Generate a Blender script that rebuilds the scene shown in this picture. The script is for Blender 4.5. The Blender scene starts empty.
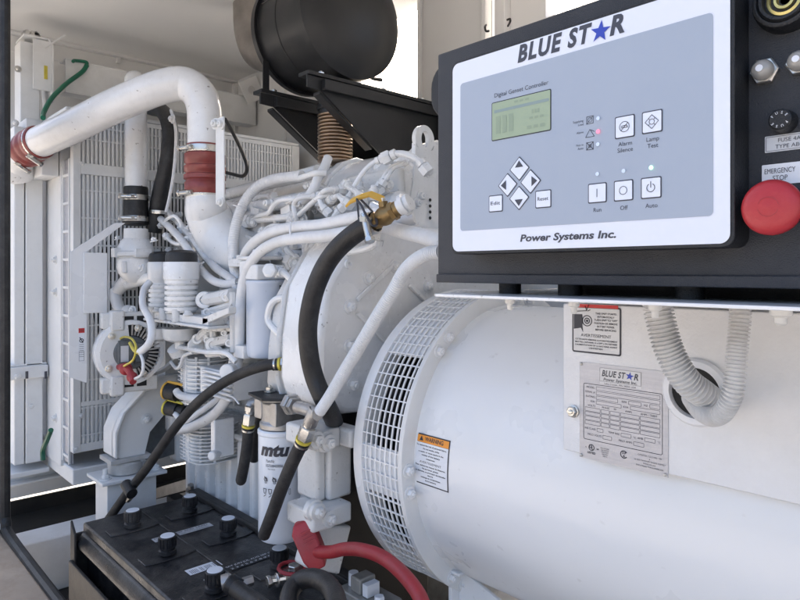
import bpy, bmesh, math, random
from mathutils import Vector, Matrix
random.seed(7)
PI = math.pi
R = math.radians
SC = bpy.context.scene
COL = SC.collection
# ------------------------------------------------------------------ camera
CS, CC = 0.6815, 0.7318            # view turned 47 degrees from the genset's long side
cam_d = bpy.data.cameras.new('camera'); cam = bpy.data.objects.new('camera', cam_d); COL.objects.link(cam)
cam.location = (0, 0, 0); cam.rotation_euler = (R(90), 0, math.atan2(CC, CS))
cam_d.lens = 28.8; cam_d.sensor_width = 36; cam_d.shift_y = -0.03625
cam_d.clip_start = 0.02; cam_d.clip_end = 500
SC.camera = cam
# ------------------------------------------------------------------ light
W = bpy.data.worlds.new('World'); SC.world = W; W.use_nodes = True
nt = W.node_tree; bg = nt.nodes['Background']
sky = nt.nodes.new('ShaderNodeTexSky'); sky.sky_type = 'NISHITA'; sky.sun_disc = False
SUN_EL, SUN_AZ = R(37), R(-40)      # sun beyond the window behind the engine
sky.sun_elevation = SUN_EL; sky.sun_rotation = SUN_AZ; sky.dust_density = 8; sky.air_density = .8; sky.ozone_density = .4
nt.links.new(sky.outputs[0], bg.inputs[0]); bg.inputs[1].default_value = 0.15
sd = bpy.data.lights.new('sun', 'SUN'); sd.energy = 1.5; sd.angle = R(12); sd.color = (1, .96, .9)
sun = bpy.data.objects.new('sun', sd); COL.objects.link(sun)
sdir = Vector((math.sin(SUN_AZ)*math.cos(SUN_EL), math.cos(SUN_AZ)*math.cos(SUN_EL), math.sin(SUN_EL)))
sun.rotation_euler = sdir.to_track_quat('Z', 'Y').to_euler(); sun.location = (0, 5, 6)
SC.view_settings.view_transform = 'Standard'; SC.view_settings.look = 'None'
SC.view_settings.exposure = 2.12; SC.view_settings.gamma = 1
SC.render.engine = 'CYCLES'; SC.cycles.max_bounces = 8; SC.cycles.diffuse_bounces = 3

# ------------------------------------------------------------------ helpers
def V(*a): return Vector(a)
def at(px, py, X=None, Y=None, d=None):
    """point of the place seen at a spot of the photograph, at a real distance"""
    t = (px-400)/640; k = (271-py)/640
    v = V(CS*t - CC, CC*t + CS, k)
    if X is not None: d = X/v.x
    elif Y is not None: d = Y/v.y
    return v*d
def dep(p): return -CC*p.x + CS*p.y
def pts(s):
    out = []
    for q in s.split(';'):
        a = [float(w) for w in q.split()]
        out.append(at(a[0], a[1], Y=a[2]))
    return out
def spline(P, n=8, closed=False):
    P = [Vector(p) for p in P]
    if len(P) < 3: return P
    out = []; m = len(P)
    rng = range(m) if closed else range(m-1)
    for i in rng:
        if closed: p0, p1, p2, p3 = P[(i-1) % m], P[i], P[(i+1) % m], P[(i+2) % m]
        else:
            p1, p2 = P[i], P[i+1]
            p0 = P[i-1] if i else p1*2-p2
            p3 = P[i+2] if i+2 < m else p2*2-p1
        for j in range(n):
            t = j/n; t2 = t*t; t3 = t2*t
            out.append(.5*((2*p1)+(p2-p0)*t+(2*p0-5*p1+4*p2-p3)*t2+(3*p1-p0-3*p2+p3)*t3))
    if not closed: out.append(P[-1])
    return out
_fc = {}
def glyphs(s, shear=0, bold=0, spacing=1.0):
    key = (s, shear, bold, spacing)
    if key not in _fc:
        c = bpy.data.curves.new('t', 'FONT'); c.body = s; c.size = 1; c.shear = shear; c.offset = bold
        c.space_character = spacing; c.resolution_u = 3; c.fill_mode = 'FRONT'
        o = bpy.data.objects.new('t', c)
        me = bpy.data.meshes.new_from_object(o)
        vs = [v.co.copy() for v in me.vertices]; fs = [tuple(p.vertices) for p in me.polygons]
        bpy.data.objects.remove(o); bpy.data.curves.remove(c); bpy.data.meshes.remove(me)
        _fc[key] = (vs, fs)
    return _fc[key]
class MB:
    def __init__(s): s.v = []; s.f = []
    def add(s, vs, fs):
        b = len(s.v); s.v += [Vector(v) for v in vs]; s.f += [tuple(i+b for i in f) for f in fs]; return s
    def box(s, a, b, rot=0, ang=None):
        x0, x1 = sorted((a[0], b[0])); y0, y1 = sorted((a[1], b[1])); z0, z1 = sorted((a[2], b[2]))
        vs = [V(x, y, z) for z in (z0, z1) for x, y in ((x0, y0), (x1, y0), (x1, y1), (x0, y1))]
        if rot:
            c = V((x0+x1)/2, (y0+y1)/2, (z0+z1)/2); M = Matrix.Rotation(rot, 3, ang or 'Z')
            vs = [c + M @ (v-c) for v in vs]
        return s.add(vs, [(3, 2, 1, 0), (4, 5, 6, 7), (0, 1, 5, 4), (1, 2, 6, 5), (2, 3, 7, 6), (3, 0, 4, 7)])
    def prism(s, poly, vec):
        """flat outline pushed along vec"""
        vec = Vector(vec); n = len(poly); vs = [Vector(p) for p in poly]; vs += [p+vec for p in vs]
        nrm = V(0, 0, 0)
        for i in range(n): nrm += Vector(poly[i]).cross(Vector(poly[(i+1) % n]))
        fs = [tuple(range(n)), tuple(range(2*n-1, n-1, -1))] + [(i, i+n, (i+1) % n+n, (i+1) % n) for i in range(n)]
        if nrm.dot(vec) > 0: fs = [tuple(reversed(f)) for f in fs]
        return s.add(vs, fs)
    def frame_of(s, d):
        d = Vector(d).normalized(); a = V(0, 0, 1) if abs(d.z) < .9 else V(1, 0, 0)
        u = a.cross(d).normalized(); return u, d.cross(u).normalized(), d
    def lathe(s, o, d, prof, n=24, a0=0.0, arc=2*PI):
        """prof = [(distance along d, radius)]"""
        o = Vector(o); u, w, d = s.frame_of(d); full = arc > 6.28; m = n if full else n+1
        vs = []; fs = []
        for h, r in prof:
            for i in range(m):
                a = a0 + arc*i/n; vs.append(o + d*h + (u*math.cos(a) + w*math.sin(a))*r)
        for k in range(len(prof)-1):
            for i in range(n):
                j = (i+1) % m; fs.append((k*m+i, k*m+j, (k+1)*m+j, (k+1)*m+i))
        if full:
            if prof[0][1] > 1e-6: fs.append(tuple(range(m-1, -1, -1)))
            if prof[-1][1] > 1e-6: fs.append(tuple((len(prof)-1)*m+i for i in range(m)))
        return s.add(vs, fs)
    def cyl(s, a, b, r, n=20, r2=None):
        a = Vector(a); b = Vector(b); return s.lathe(a, b-a, [(0, r), ((b-a).length, r if r2 is None else r2)], n)
    def hexa(s, o, d, r, h): return s.lathe(o, d, [(0, r), (h*.85, r), (h, r*.86)], 6)
    def bolt(s, o, d, r, washer=True):
        d = Vector(d).normalized(); o = Vector(o)
        if washer: s.lathe(o-d*.001, d, [(0, r*1.45), (r*.3, r*1.45), (r*.32, r*1.3)], 20)
        s.lathe(o+d*r*.25, d, [(0, r), (r*.75, r), (r*.9, r*.8)], 6)
        s.lathe(o+d*r*1.1, d, [(0, r*.45), (r*.35, r*.42), (r*.4, r*.3)], 12)
        return s
    def tube(s, P, r, n=12, sm=8, corr=0, pitch=.006, closed=False, cap=True, rf=None):
        P = spline(P, sm, closed) if sm else [Vector(p) for p in P]
        if corr:
            L = [0]
            for i in range(1, len(P)): L.append(L[-1]+(P[i]-P[i-1]).length)
            N = int(L[-1]/pitch*4); Q = []; j = 0
            for k in range(N+1):
                l = L[-1]*k/N
                while j < len(L)-2 and L[j+1] < l: j += 1
                t = (l-L[j])/max(1e-9, L[j+1]-L[j]); Q.append(P[j].lerp(P[j+1], t))
            P = Q
        m = len(P); T = []
        for i in range(m):
            if closed: T.append((P[(i+1) % m]-P[i-1]).normalized())
            else: T.append((P[min(i+1, m-1)]-P[max(i-1, 0)]).normalized())
        u = s.frame_of(T[0])[0]; vs = []; fs = []
        for i in range(m):
            u = (u - T[i]*u.dot(T[i])).normalized(); w = T[i].cross(u)
            rr = r
            if rf: rr = rf(i/(m-1))
            if corr: rr = rr*(1, 1, 1-corr, 1-corr)[i % 4] if corr > 0 else rr
            for k in range(n):
                a = 2*PI*k/n; vs.append(P[i] + (u*math.cos(a)+w*math.sin(a))*rr)
        for i in range(m if closed else m-1):
            i2 = (i+1) % m
            for k in range(n):
                k2 = (k+1) % n; fs.append((i*n+k, i*n+k2, i2*n+k2, i2*n+k))
        if cap and not closed:
            fs.append(tuple(range(n-1, -1, -1))); fs.append(tuple((m-1)*n+k for k in range(n)))
        return s.add(vs, fs)
    def ball(s, o, r, sc=(1, 1, 1), n=14):
        vs = []; fs = []; o = Vector(o)
        pr = [(math.cos(PI*k/8), math.sin(PI*k/8)) for k in range(9)]
        for z, q in pr:
            for i in range(n):
                a = 2*PI*i/n; vs.append(o+V(q*math.cos(a)*sc[0], q*math.sin(a)*sc[1], z*sc[2])*r)
        for k in range(8):
            for i in range(n):
                j = (i+1) % n; fs.append((k*n+i, (k+1)*n+i, (k+1)*n+j, k*n+j))
        return s.add(vs, fs)
    def flat(s, vs2, fs2, fn):
        return s.add([fn(u, v) for u, v in vs2], fs2)
    def text(s, txt, u, v, size, fn, al='C', shear=0, bold=0, width=None, spacing=1.0, rot=0):
        vs, fs = glyphs(txt, shear, bold, spacing)
        if not vs: return s
        x0 = min(p.x for p in vs); x1 = max(p.x for p in vs)
        k = size/.72; kx = k
        if width: kx = width/(x1-x0)
        off = {'C': -(x0+x1)/2, 'L': -x0, 'R': -x1}[al]
        q = []
        for p in vs:
            a = (p.x+off)*kx; b = p.y*k
            if rot: a, b = a*math.cos(rot)-b*math.sin(rot), a*math.sin(rot)+b*math.cos(rot)
            q.append((u+a, v+b))
        return s.flat(q, fs, fn)
    def rect(s, u0, v0, u1, v1, fn, rad=0, nu=1):
        if rad:
            return s.flat(rrect(u0, v0, u1, v1, rad), [tuple(range(4*7))], fn)
        vs = []; fs = []
        for i in range(nu+1):
            u = u0+(u1-u0)*i/nu; vs += [(u, v0), (u, v1)]
        for i in range(nu): fs.append((2*i, 2*i+2, 2*i+3, 2*i+1))
        return s.flat(vs, fs, fn)
    def ring2(s, outer, inner, fn):
        n = len(outer); return s.flat(outer+inner, [(i, (i+1) % n, (i+1) % n+n, i+n) for i in range(n)], fn)
    def frame(s, u0, v0, u1, v1, w, fn, rad=.0008):
        a, b = sorted((u0, u1)); c, d = sorted((v0, v1))
        return s.ring2(rrect(a, c, b, d, rad), rrect(a+w, c+w, b-w, d-w, max(rad-w, 1e-5)), fn)
    def circ(s, u, v, r, w, fn, n=28, su=1, a0=0, arc=2*PI):
        full = arc > 6.28
        if w is None: return s.flat([(u+r*su*math.cos(2*PI*i/n), v+r*math.sin(2*PI*i/n)) for i in range(n)], [tuple(range(n))], fn)
        m = n if full else n+1; vs = []
        for q in (r, r-w):
            vs += [(u+q*su*math.cos(a0+arc*i/n), v+q*math.sin(a0+arc*i/n)) for i in range(m)]
        return s.flat(vs, [(i, (i+1) % m, (i+1) % m+m, i+m) for i in range(n)], fn)
    def stroke(s, P, w, fn):
        for (a, b), (c, d) in zip(P[:-1], P[1:]):
            l = math.hypot(c-a, d-b) or 1e-9; nx, ny = -(d-b)/l*w/2, (c-a)/l*w/2
            s.flat([(a-nx, b-ny), (c-nx, d-ny), (c+nx, d+ny), (a+nx, b+ny)], [(0, 1, 2, 3)], fn)
        return s
def rrect(u0, v0, u1, v1, r, n=6):
    a, b = sorted((u0, u1)); c, d = sorted((v0, v1)); out = []
    for cx, cy, s0 in ((b-r, d-r, 0), (a+r, d-r, PI/2), (a+r, c+r, PI), (b-r, c+r, 1.5*PI)):
        for i in range(n+1): out.append((cx+r*math.cos(s0+PI/2*i/n), cy+r*math.sin(s0+PI/2*i/n)))
    return out
ORG = {}
def thing(name, label, cat, loc=(0, 0, 0), group=None):
    o = bpy.data.objects.new(name, None); COL.objects.link(o); o.location = loc; o.empty_display_size = .05
    o['label'] = label; o['category'] = cat
    if group: o['group'] = group
    ORG[o.name] = Vector(loc); return o
SPLIT = dict(bell_ribs='rib', baffle='baffle', manifold_band='manifold_band', filter_head='filter_head', bolts='bolt', head_bolts='bolt', bell_bolts='bolt', mount_bolts='bolt', rivets='rivet', bosses='boss', bracket_bosses='boss', mounting_lugs='lug', lug_openings='lug_opening',
  injector_fittings='fitting', rear_fittings='fitting', side_fittings='fitting', front_fittings='fitting', slots='slot_opening', studs='stud', pulleys='pulley', rail_pipes='rail_pipe', rocker_covers='rocker_cover',
  boot_ribs='boot_rib', cap_ridges='ridge', air_pipes='air_pipe', conduit_clips='clip', belt_blades='blade', terminal_boot='terminal_boot', elbow_fitting='elbow_fitting', bracket_holes='bolt_hole')
def clusters(mb):
    par = list(range(len(mb.v)))
    def find(i):
        while par[i] != i: par[i] = par[par[i]]; i = par[i]
        return i
    for f in mb.f:
        a = find(f[0])
        for i in f[1:]: par[find(i)] = a
    comp = {}
    for i in range(len(mb.v)): comp.setdefault(find(i), []).append(i)
    C = []
    for ids in comp.values():
        lo = V(*[min(mb.v[i][k] for i in ids)-.0008 for k in range(3)]); hi = V(*[max(mb.v[i][k] for i in ids)+.0008 for k in range(3)]); C.append([lo, hi, ids])
    ch = True
    while ch:
        ch = False; out = []
        while C:
            a = C.pop()
            for b in out:
                if all(a[0][k] <= b[1][k] and b[0][k] <= a[1][k] for k in range(3)):
                    b[0] = V(*[min(a[0][k], b[0][k]) for k in range(3)]); b[1] = V(*[max(a[1][k], b[1][k]) for k in range(3)]); b[2] += a[2]; ch = True; break
            else: out.append(a)
        C = out
    res = []
    for _, _, ids in C:
        mp = {}; n = MB(); s = set(ids)
        for i in sorted(ids): mp[i] = len(n.v); n.v.append(mb.v[i])
        for f in mb.f:
            if f[0] in s: n.f.append(tuple(mp[i] for i in f))
        res.append(n)
    return res
def obj(name, mb, mat, parent=None, bevel=0, sharp=35, label=None, seg=2):
    if parent and name in SPLIT and not label:
        o = None
        for c in clusters(mb): o = obj1(SPLIT[name], c, mat, parent, bevel, sharp, None, seg)
        return o
    return obj1(name, mb, mat, parent, bevel, sharp, label, seg)
def obj1(name, mb, mat, parent=None, bevel=0, sharp=35, label=None, seg=2):
    org = ORG[parent.name] if parent else V(0, 0, 0)
    me = bpy.data.meshes.new(name); me.from_pydata([tuple(v-org) for v in mb.v], [], mb.f)
    me.polygons.foreach_set('use_smooth', [True]*len(me.polygons)); me.update()
    me.set_sharp_from_angle(angle=R(sharp))
    me.materials.append(mat)
    o = bpy.data.objects.new(name, me); COL.objects.link(o)
    if parent: o.parent = parent; ORG[o.name] = org
    else: ORG[o.name] = V(0, 0, 0)
    if bevel:
        m = o.modifiers.new('edge', 'BEVEL'); m.width = bevel; m.segments = seg; m.limit_method = 'ANGLE'; m.angle_limit = R(40)
    if label: o['label'] = label
    return o
def solo(name, mb, mat, label, cat, group=None, bevel=0, sharp=35):
    """a thing that is one mesh: origin at its base"""
    c = V(sum(v.x for v in mb.v)/len(mb.v), sum(v.y for v in mb.v)/len(mb.v), min(v.z for v in mb.v))
    mb.v = [v-c for v in mb.v]
    o = obj(name, mb, mat, None, bevel, sharp); o.location = c; o['label'] = label; o['category'] = cat; ORG[o.name] = c
    if group: o['group'] = group
    return o
def struct(name, mb, mat, bevel=0):
    o = obj(name, mb, mat, None, bevel); o['kind'] = 'structure'; return o

# ------------------------------------------------------------------ materials
def mat(name, col, rough=.5, metal=0, var=0, vscale=8, bump=0, bscale=60, coat=0, emit=None, estr=0, dirt=None, dscale=3, damt=.5, trans=0, spec=.5, stretch=None, rvar=.0, specks=0, sscale=90):
    m = bpy.data.materials.new(name); m.use_nodes = True; N = m.node_tree.nodes; L = m.node_tree.links
    b = N['Principled BSDF']; b.inputs['Base Color'].default_value = (*col, 1); b.inputs['Roughness'].default_value = rough
    b.inputs['Metallic'].default_value = metal; b.inputs['Specular IOR Level'].default_value = spec
    if coat: b.inputs['Coat Weight'].default_value = coat; b.inputs['Coat Roughness'].default_value = .12
    if trans: b.inputs['Transmission Weight'].default_value = trans
    tc = N.new('ShaderNodeTexCoord'); src = tc.outputs['Object']
    if stretch:
        mp = N.new('ShaderNodeMapping'); mp.inputs['Scale'].default_value = stretch; L.new(src, mp.inputs[0]); src = mp.outputs[0]
    def noise(sc, det=4, ro=.6):
        n = N.new('ShaderNodeTexNoise'); n.inputs['Scale'].default_value = sc; n.inputs['Detail'].default_value = det
        n.inputs['Roughness'].default_value = ro; L.new(src, n.inputs['Vector']); return n.outputs['Fac']
    cur = None
    if var:
        r = N.new('ShaderNodeValToRGB'); L.new(noise(vscale), r.inputs[0])
        r.color_ramp.elements[0].position = .3; r.color_ramp.elements[1].position = .7
        r.color_ramp.elements[0].color = (*[c*(1-var) for c in col], 1); r.color_ramp.elements[1].color = (*[min(1, c*(1+var)) for c in col], 1)
        cur = r.outputs[0]
    if dirt:
        r = N.new('ShaderNodeValToRGB'); L.new(noise(dscale, 9, .72), r.inputs[0])
        r.color_ramp.elements[0].position = .46; r.color_ramp.elements[1].position = .85
        r.color_ramp.elements[0].color = (0, 0, 0, 1); r.color_ramp.elements[1].color = (damt, damt, damt, 1)
        mx = N.new('ShaderNodeMix'); mx.data_type = 'RGBA'; L.new(r.outputs[0], mx.inputs[0])
        if cur: L.new(cur, mx.inputs[6])
        else: mx.inputs[6].default_value = (*col, 1)
        mx.inputs[7].default_value = (*dirt, 1); cur = mx.outputs[2]
    if specks:
        r = N.new('ShaderNodeValToRGB'); L.new(noise(sscale, 2, .5), r.inputs[0])
        r.color_ramp.elements[0].position = .70; r.color_ramp.elements[1].position = .76
        r.color_ramp.elements[0].color = (0, 0, 0, 1); r.color_ramp.elements[1].color = (specks, specks, specks, 1)
        mx = N.new('ShaderNodeMix'); mx.data_type = 'RGBA'; L.new(r.outputs[0], mx.inputs[0])
        if cur: L.new(cur, mx.inputs[6])
        else: mx.inputs[6].default_value = (*col, 1)
        mx.inputs[7].default_value = (.16, .13, .10, 1); cur = mx.outputs[2]
    if cur: L.new(cur, b.inputs['Base Color'])
    if rvar:
        mr = N.new('ShaderNodeMapRange'); L.new(noise(vscale*1.7), mr.inputs[0]); mr.inputs[1].default_value = .3; mr.inputs[2].default_value = .7
        mr.inputs[3].default_value = max(.03, rough-rvar); mr.inputs[4].default_value = rough+rvar; L.new(mr.outputs[0], b.inputs['Roughness'])
    if bump:
        bp = N.new('ShaderNodeBump'); bp.inputs['Strength'].default_value = min(1, bump); bp.inputs['Distance'].default_value = .001
        L.new(noise(bscale, 3), bp.inputs['Height']); L.new(bp.outputs[0], b.inputs['Normal'])
    if emit: b.inputs['Emission Color'].default_value = (*emit, 1); b.inputs['Emission Strength'].default_value = estr
    return m
M = dict(
 wall=mat('beige wall paint', (.77, .77, .76), .5, var=.04, vscale=1.5, bump=.15, bscale=25, rvar=.08),
 ceil=mat('ceiling paint', (.81, .81, .80), .55, var=.05, vscale=1.2, bump=.2, bscale=20),
 frame=mat('frame white paint', (.75, .76, .76), .4, var=.04, vscale=6, dirt=(.42, .39, .34), dscale=7, damt=.35, bump=.1, bscale=90),
 engine=mat('engine white paint', (.79, .795, .795), .24, specks=.5, sscale=110, var=.05, vscale=9, dirt=(.45, .43, .39), dscale=10, damt=.35, bump=.25, bscale=110, coat=.2, rvar=.08),
 cast=mat('painted casting', (.69, .69, .68), .33, specks=.6, sscale=80, var=.06, vscale=14, dirt=(.40, .38, .34), dscale=14, damt=.45, bump=.7, bscale=170, rvar=.1),
 shell=mat('alternator gloss white', (.80, .81, .82), .3, var=.015, vscale=3, coat=.2, rvar=.07, bump=.12, bscale=14, specks=.14, sscale=45),
 tbox=mat('terminal box paint', (.76, .77, .79), .4, var=.03, vscale=20, bump=.5, bscale=260, dirt=(.5, .47, .42), dscale=12, damt=.22),
 pipe=mat('gloss white pipe', (.80, .80, .80), .25, specks=.7, sscale=75, var=.02, vscale=6, coat=.4, bump=.1, bscale=40, dirt=(.4, .37, .33), dscale=30, damt=.25),
 filt=mat('filter can paint', (.74, .77, .81), .3, var=.02, vscale=8, coat=.3, bump=.05, bscale=40),
 conduit=mat('painted conduit', (.74, .745, .75), .45, specks=.5, sscale=90, var=.05, vscale=20, dirt=(.4, .38, .35), dscale=18, damt=.4),
 conduit_grey=mat('grey plastic conduit', (.66, .665, .67), .4, var=.07, vscale=14, dirt=(.25, .22, .18), dscale=22, damt=.6),
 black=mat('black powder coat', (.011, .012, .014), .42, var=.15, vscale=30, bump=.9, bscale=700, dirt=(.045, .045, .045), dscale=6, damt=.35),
 panelgrey=mat('dark textured panel', (.027, .030, .037), .42, var=.12, vscale=20, bump=1, bscale=900, dirt=(.06, .06, .06), dscale=5, damt=.35),
 muff=mat('muffler black', (.012, .013, .015), .38, var=.2, vscale=6, bump=.3, bscale=60, dirt=(.035, .035, .033), dscale=5, damt=.4),
 rubber=mat('black rubber', (.011, .011, .012), .5, var=.3, vscale=25, bump=.6, bscale=300, dirt=(.10, .095, .09), dscale=16, damt=.55),
 braid=mat('textile braid hose', (.017, .017, .018), .62, var=.3, vscale=40, bump=1, bscale=700, dirt=(.12, .11, .10), dscale=20, damt=.4),
 steel=mat('zinc steel', (.62, .61, .58), .3, 1, var=.12, vscale=20, bump=.2, bscale=120, rvar=.1),
 dull=mat('dull exhaust steel', (.30, .28, .26), .5, .8, var=.25, vscale=9, bump=.3, bscale=60, rvar=.12),
 alu=mat('cast aluminium', (.42, .41, .40), .42, .85, var=.2, vscale=18, bump=.8, bscale=160, dirt=(.15, .14, .12), dscale=15, damt=.5),
 plate=mat('brushed nameplate', (.50, .505, .54), .42, .55, var=.06, vscale=14, bump=.25, bscale=200, stretch=(1, 1, 14)),
 bronze=mat('heated bellows steel', (.40, .30, .22), .36, 1, var=.25, vscale=12, rvar=.1),
 brass=mat('brass', (.30, .20, .09), .45, .95, var=.2, vscale=30, bump=.3, bscale=150, dirt=(.12, .09, .05), dscale=30, damt=.6),
 yellow=mat('yellow lever plastic', (.72, .42, .07), .45, var=.15, vscale=30),
 ring=mat('yellow hose ring', (.62, .52, .08), .4, .3, var=.15, vscale=40),
 silicone=mat('red silicone hose', (.22, .035, .03), .38, var=.2, vscale=22, bump=.4, bscale=250, coat=.15, dirt=(.35, .16, .14), dscale=18, damt=.3),
 red=mat('red plastic', (.42, .022, .030), .42, var=.06, vscale=20, bump=.25, bscale=260, dirt=(.5, .12, .12), dscale=20, damt=.25),
 redrub=mat('red rubber boot', (.34, .022, .030), .5, var=.15, vscale=20, bump=.4, bscale=200, dirt=(.24, .10, .10), dscale=16, damt=.5),
 green=mat('green wire', (.015, .16, .09), .4),
 decal=mat('decal white blue', (.76, .79, .87), .38, bump=.05, bscale=400),
 decalgrey=mat('decal grey blue', (.37, .42, .50), .4, var=.015, vscale=5, bump=.05, bscale=400),
 ink=mat('dark ink', (.03, .032, .045), .45),
 inkgrey=mat('charcoal ink', (.055, .058, .075), .45),
 blue=mat('blue ink', (.03, .06, .42), .4),
 lcd=mat('screen glass', (.33, .40, .26), .18, var=.04, vscale=12, coat=.5),
 lcddark=mat('screen segments', (.28, .345, .24), .25),
 lcdbar=mat('screen bar', (.25, .32, .30), .25),
 ledoff=mat('unlit led', (.70, .80, .95), .3),
 ledred=mat('red led lit', (.8, .15, .2), .3, emit=(1, .12, .2), estr=.5),
 ledgreen=mat('green led lit', (.6, .9, .7), .3, emit=(.45, 1, .6), estr=.55),
 key=mat('key white', (.76, .80, .90), .4),
 paper=mat('label white', (.78, .80, .84), .4, var=.02, vscale=20, dirt=(.5, .48, .45), dscale=20, damt=.2),
 silverlab=mat('silver label', (.60, .61, .63), .4, .2, var=.06, vscale=25),
 orange=mat('warning orange', (.85, .32, .04), .4),
 redink=mat('red ink', (.55, .03, .03), .4),
 gold=mat('gold coil', (.65, .55, .22), .3, .8),
 clear=mat('clear boot', (.52, .50, .46), .16, 0, coat=.6, trans=.5, var=.1, vscale=40),
 core=mat('radiator core', (.10, .105, .11), .6, var=.15, vscale=30, bump=1, bscale=300, stretch=(1, 1, 5)),
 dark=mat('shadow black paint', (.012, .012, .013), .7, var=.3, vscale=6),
 deck=mat('deck steel', (.018, .017, .016), .7, var=.3, vscale=6, dirt=(.06, .05, .04), dscale=5, damt=.6, bump=.5, bscale=40),
 batt=mat('battery black plastic', (.014, .014, .016), .36, var=.25, vscale=18, bump=.8, bscale=260, dirt=(.15, .135, .12), dscale=9, damt=.8, specks=.5, sscale=120, rvar=.1),
 battrim=mat('dirty tray steel', (.035, .032, .030), .55, var=.4, vscale=18, dirt=(.12, .10, .08), dscale=22, damt=.6, bump=.6, bscale=120),
 sill=mat('sill timber', (.36, .29, .22), .8, var=.15, vscale=6, dirt=(.20, .14, .09), dscale=14, damt=.7, bump=.5, bscale=60),
 board=mat('plywood floor', (.50, .45, .38), .75, var=.1, vscale=5, dirt=(.3, .25, .2), dscale=9, damt=.5),
 finned=mat('inner grey metal', (.10, .11, .115), .5, var=.3, vscale=30),
 filtblue=mat('pale blue filter paint', (.55, .61, .71), .3, var=.02, vscale=8, coat=.3, specks=.3, sscale=60),
 shroud=mat('shroud grey', (.74, .75, .76), .5, var=.08, vscale=8),
 slab=mat('concrete paving', (.38, .365, .34), .85, var=.12, vscale=3, dirt=(.26, .22, .17), dscale=6, damt=.6, bump=.8, bscale=80),
 grip=mat('mount rubber grey', (.50, .50, .49), .6, var=.1, vscale=20, dirt=(.25, .23, .2), dscale=25, damt=.6),
 tie=mat('white cable tie', (.75, .76, .78), .35),
 daylight=mat('outer wall white', (.78, .78, .77), .5, var=.03, vscale=3),
)
# ================================================================== SETTING
XE, YF, YN, ZC, ZD = -2.76, 1.50, .38, .90, -.92       # end wall, far wall, near opening, ceiling, deck
g = MB(); g.box((-60, -60, -1.45), (60, 60, -1.40)); struct('ground', g, M['slab'])
w = MB(); w.box((XE-.05, YN-.02, -.858), (XE, YF+.05, ZC+.05)); struct('wall_end', w, M['wall'])
# far wall with its openings: pieces butted end to end
w = MB()
def fw(x0, x1, z0, z1): w.box((x0, YF, z0), (x1, YF+.045, z1))
fw(XE, -1.874, -.84, ZC); fw(-1.874, -1.517, -.84, .12); fw(-1.517, -1.208, -.84, ZC); fw(-1.208, -1.178, -.84, .2)
fw(-1.178, -1.02, -.84, ZC); fw(-1.02, -.45, -.84, .70); fw(-.45, .4, -.84, ZC); fw(.4, 1.1, -.84, -.2); fw(1.1, 1.8, -.84, ZC)
struct('wall_far', w, M['wall'])
w = MB(); w.box((XE-.05, YN-.035, ZC), (1.8, YF+.05, ZC+.05)); w.box((XE-.05, YN-.035, ZC-.10), (1.8, YN-.005, ZC)); struct('ceiling', w, M['ceil'])
w = MB(); w.box((1.8, YN, -.84), (1.85, YF, ZC)); struct('wall_near_end', w, M['wall'])
w = MB()
w.box((XE, YN, ZC-.012), (XE+.03, YF, ZC)); w.box((XE, YN, ZC-.075), (XE+.004, YF, ZC-.012))
for y in (.95, 1.22): w.box((XE+.004, y, ZC-.035), (XE+.02, y+.014, ZC-.012))
w.box((XE, YF-.018, .5), (XE+.03, YF, ZC-.015)); w.box((-2.33, YF-.012, -.8), (-2.315, YF, ZC)); w.box((-2.06, YF-.03, -.8), (-1.99, YF, ZC))
w.box((-1.515, YF-.012, .1), (-1.50, YF, ZC)); w.box((-1.225, YF-.03, -.8), (-1.21, YF, ZC)); w.box((-1.176, YF-.03, -.8), (-1.14, YF, ZC))
struct('wall_trim', w, M['wall'], .002)
w = MB(); w.box((XE-.05, YN+.03, ZD-.02), (-.95, YF, ZD)); w.box((XE, YN+.03, ZD), (XE+.01, YF, -.866)); struct('floor_deck', w, M['deck'])
w = MB(); w.box((-.95, YN+.03, ZD-.02), (1.8, YF, ZD)); w.box((-.9, YN+.04, ZD), (-.2, .62, ZD+.012)); w.box((-.9, .623, ZD), (-.2, .86, ZD+.012)); w.box((-.9, .863, ZD), (-.2, 1.2, ZD+.012)); struct('floor_boards', w, M['board'], .002)
# ------------------------------------------------------------------ base rails of the housing
t = thing('skid_frame', 'white painted steel base frame under the engine and radiator', 'base frame', (-2.1, .9, ZD))
m = MB(); m.box((-2.13, YN+.05, ZD), (-2.02, YF-.02, -.765)); obj('cross_beam', m, M['frame'], t, .004)
m = MB(); m.box((-2.62, YN+.0, -.74), (-2.54, YF, -.60)); m.box((-2.54, YN, -.74), (-2.50, YF, -.73)); obj('end_beam', m, M['frame'], t, .004)
m = MB(); m.box((-1.42, .93, ZD), (-1.14, 1.40, -.60)); obj('engine_sub_frame', m, M['finned'], t, .006)
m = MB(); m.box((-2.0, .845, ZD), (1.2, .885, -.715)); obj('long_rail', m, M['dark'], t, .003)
m = MB(); m.box((-.5, 1.2, ZD), (1.2, 1.3, -.80)); obj('long_rail', m, M['frame'], t, .003)
# door opening: rubber seal, sill and jamb
t = thing('door_opening', 'black rubber sealed edge of the housing doorway beside the battery', 'door frame', (-1.9, YN, -.7))
m = MB(); path = [V(-1.905, YN, 1.0), V(-1.905, YN, .4), V(-1.905, YN, -.2), V(-1.905, YN, -.60), V(-1.895, YN, -.645), V(-1.86, YN, -.668), V(-1.6, YN, -.675), V(-1.0, YN, -.675), V(.8, YN, -.675)]
m.tube(path, .0125, 10); obj('rubber_seal', m, M['rubber'], t)
m = MB(); m.box((-2.05, YN-.045, -.671), (-1.9185, YN+.004, .88)); obj('jamb', m, M['daylight'], t, .004)
m = MB(); m.box((-2.2, YN-.25, -.76), (1.0, YN-.009, -.672)); obj('sill', m, M['sill'], t, .006)
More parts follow.
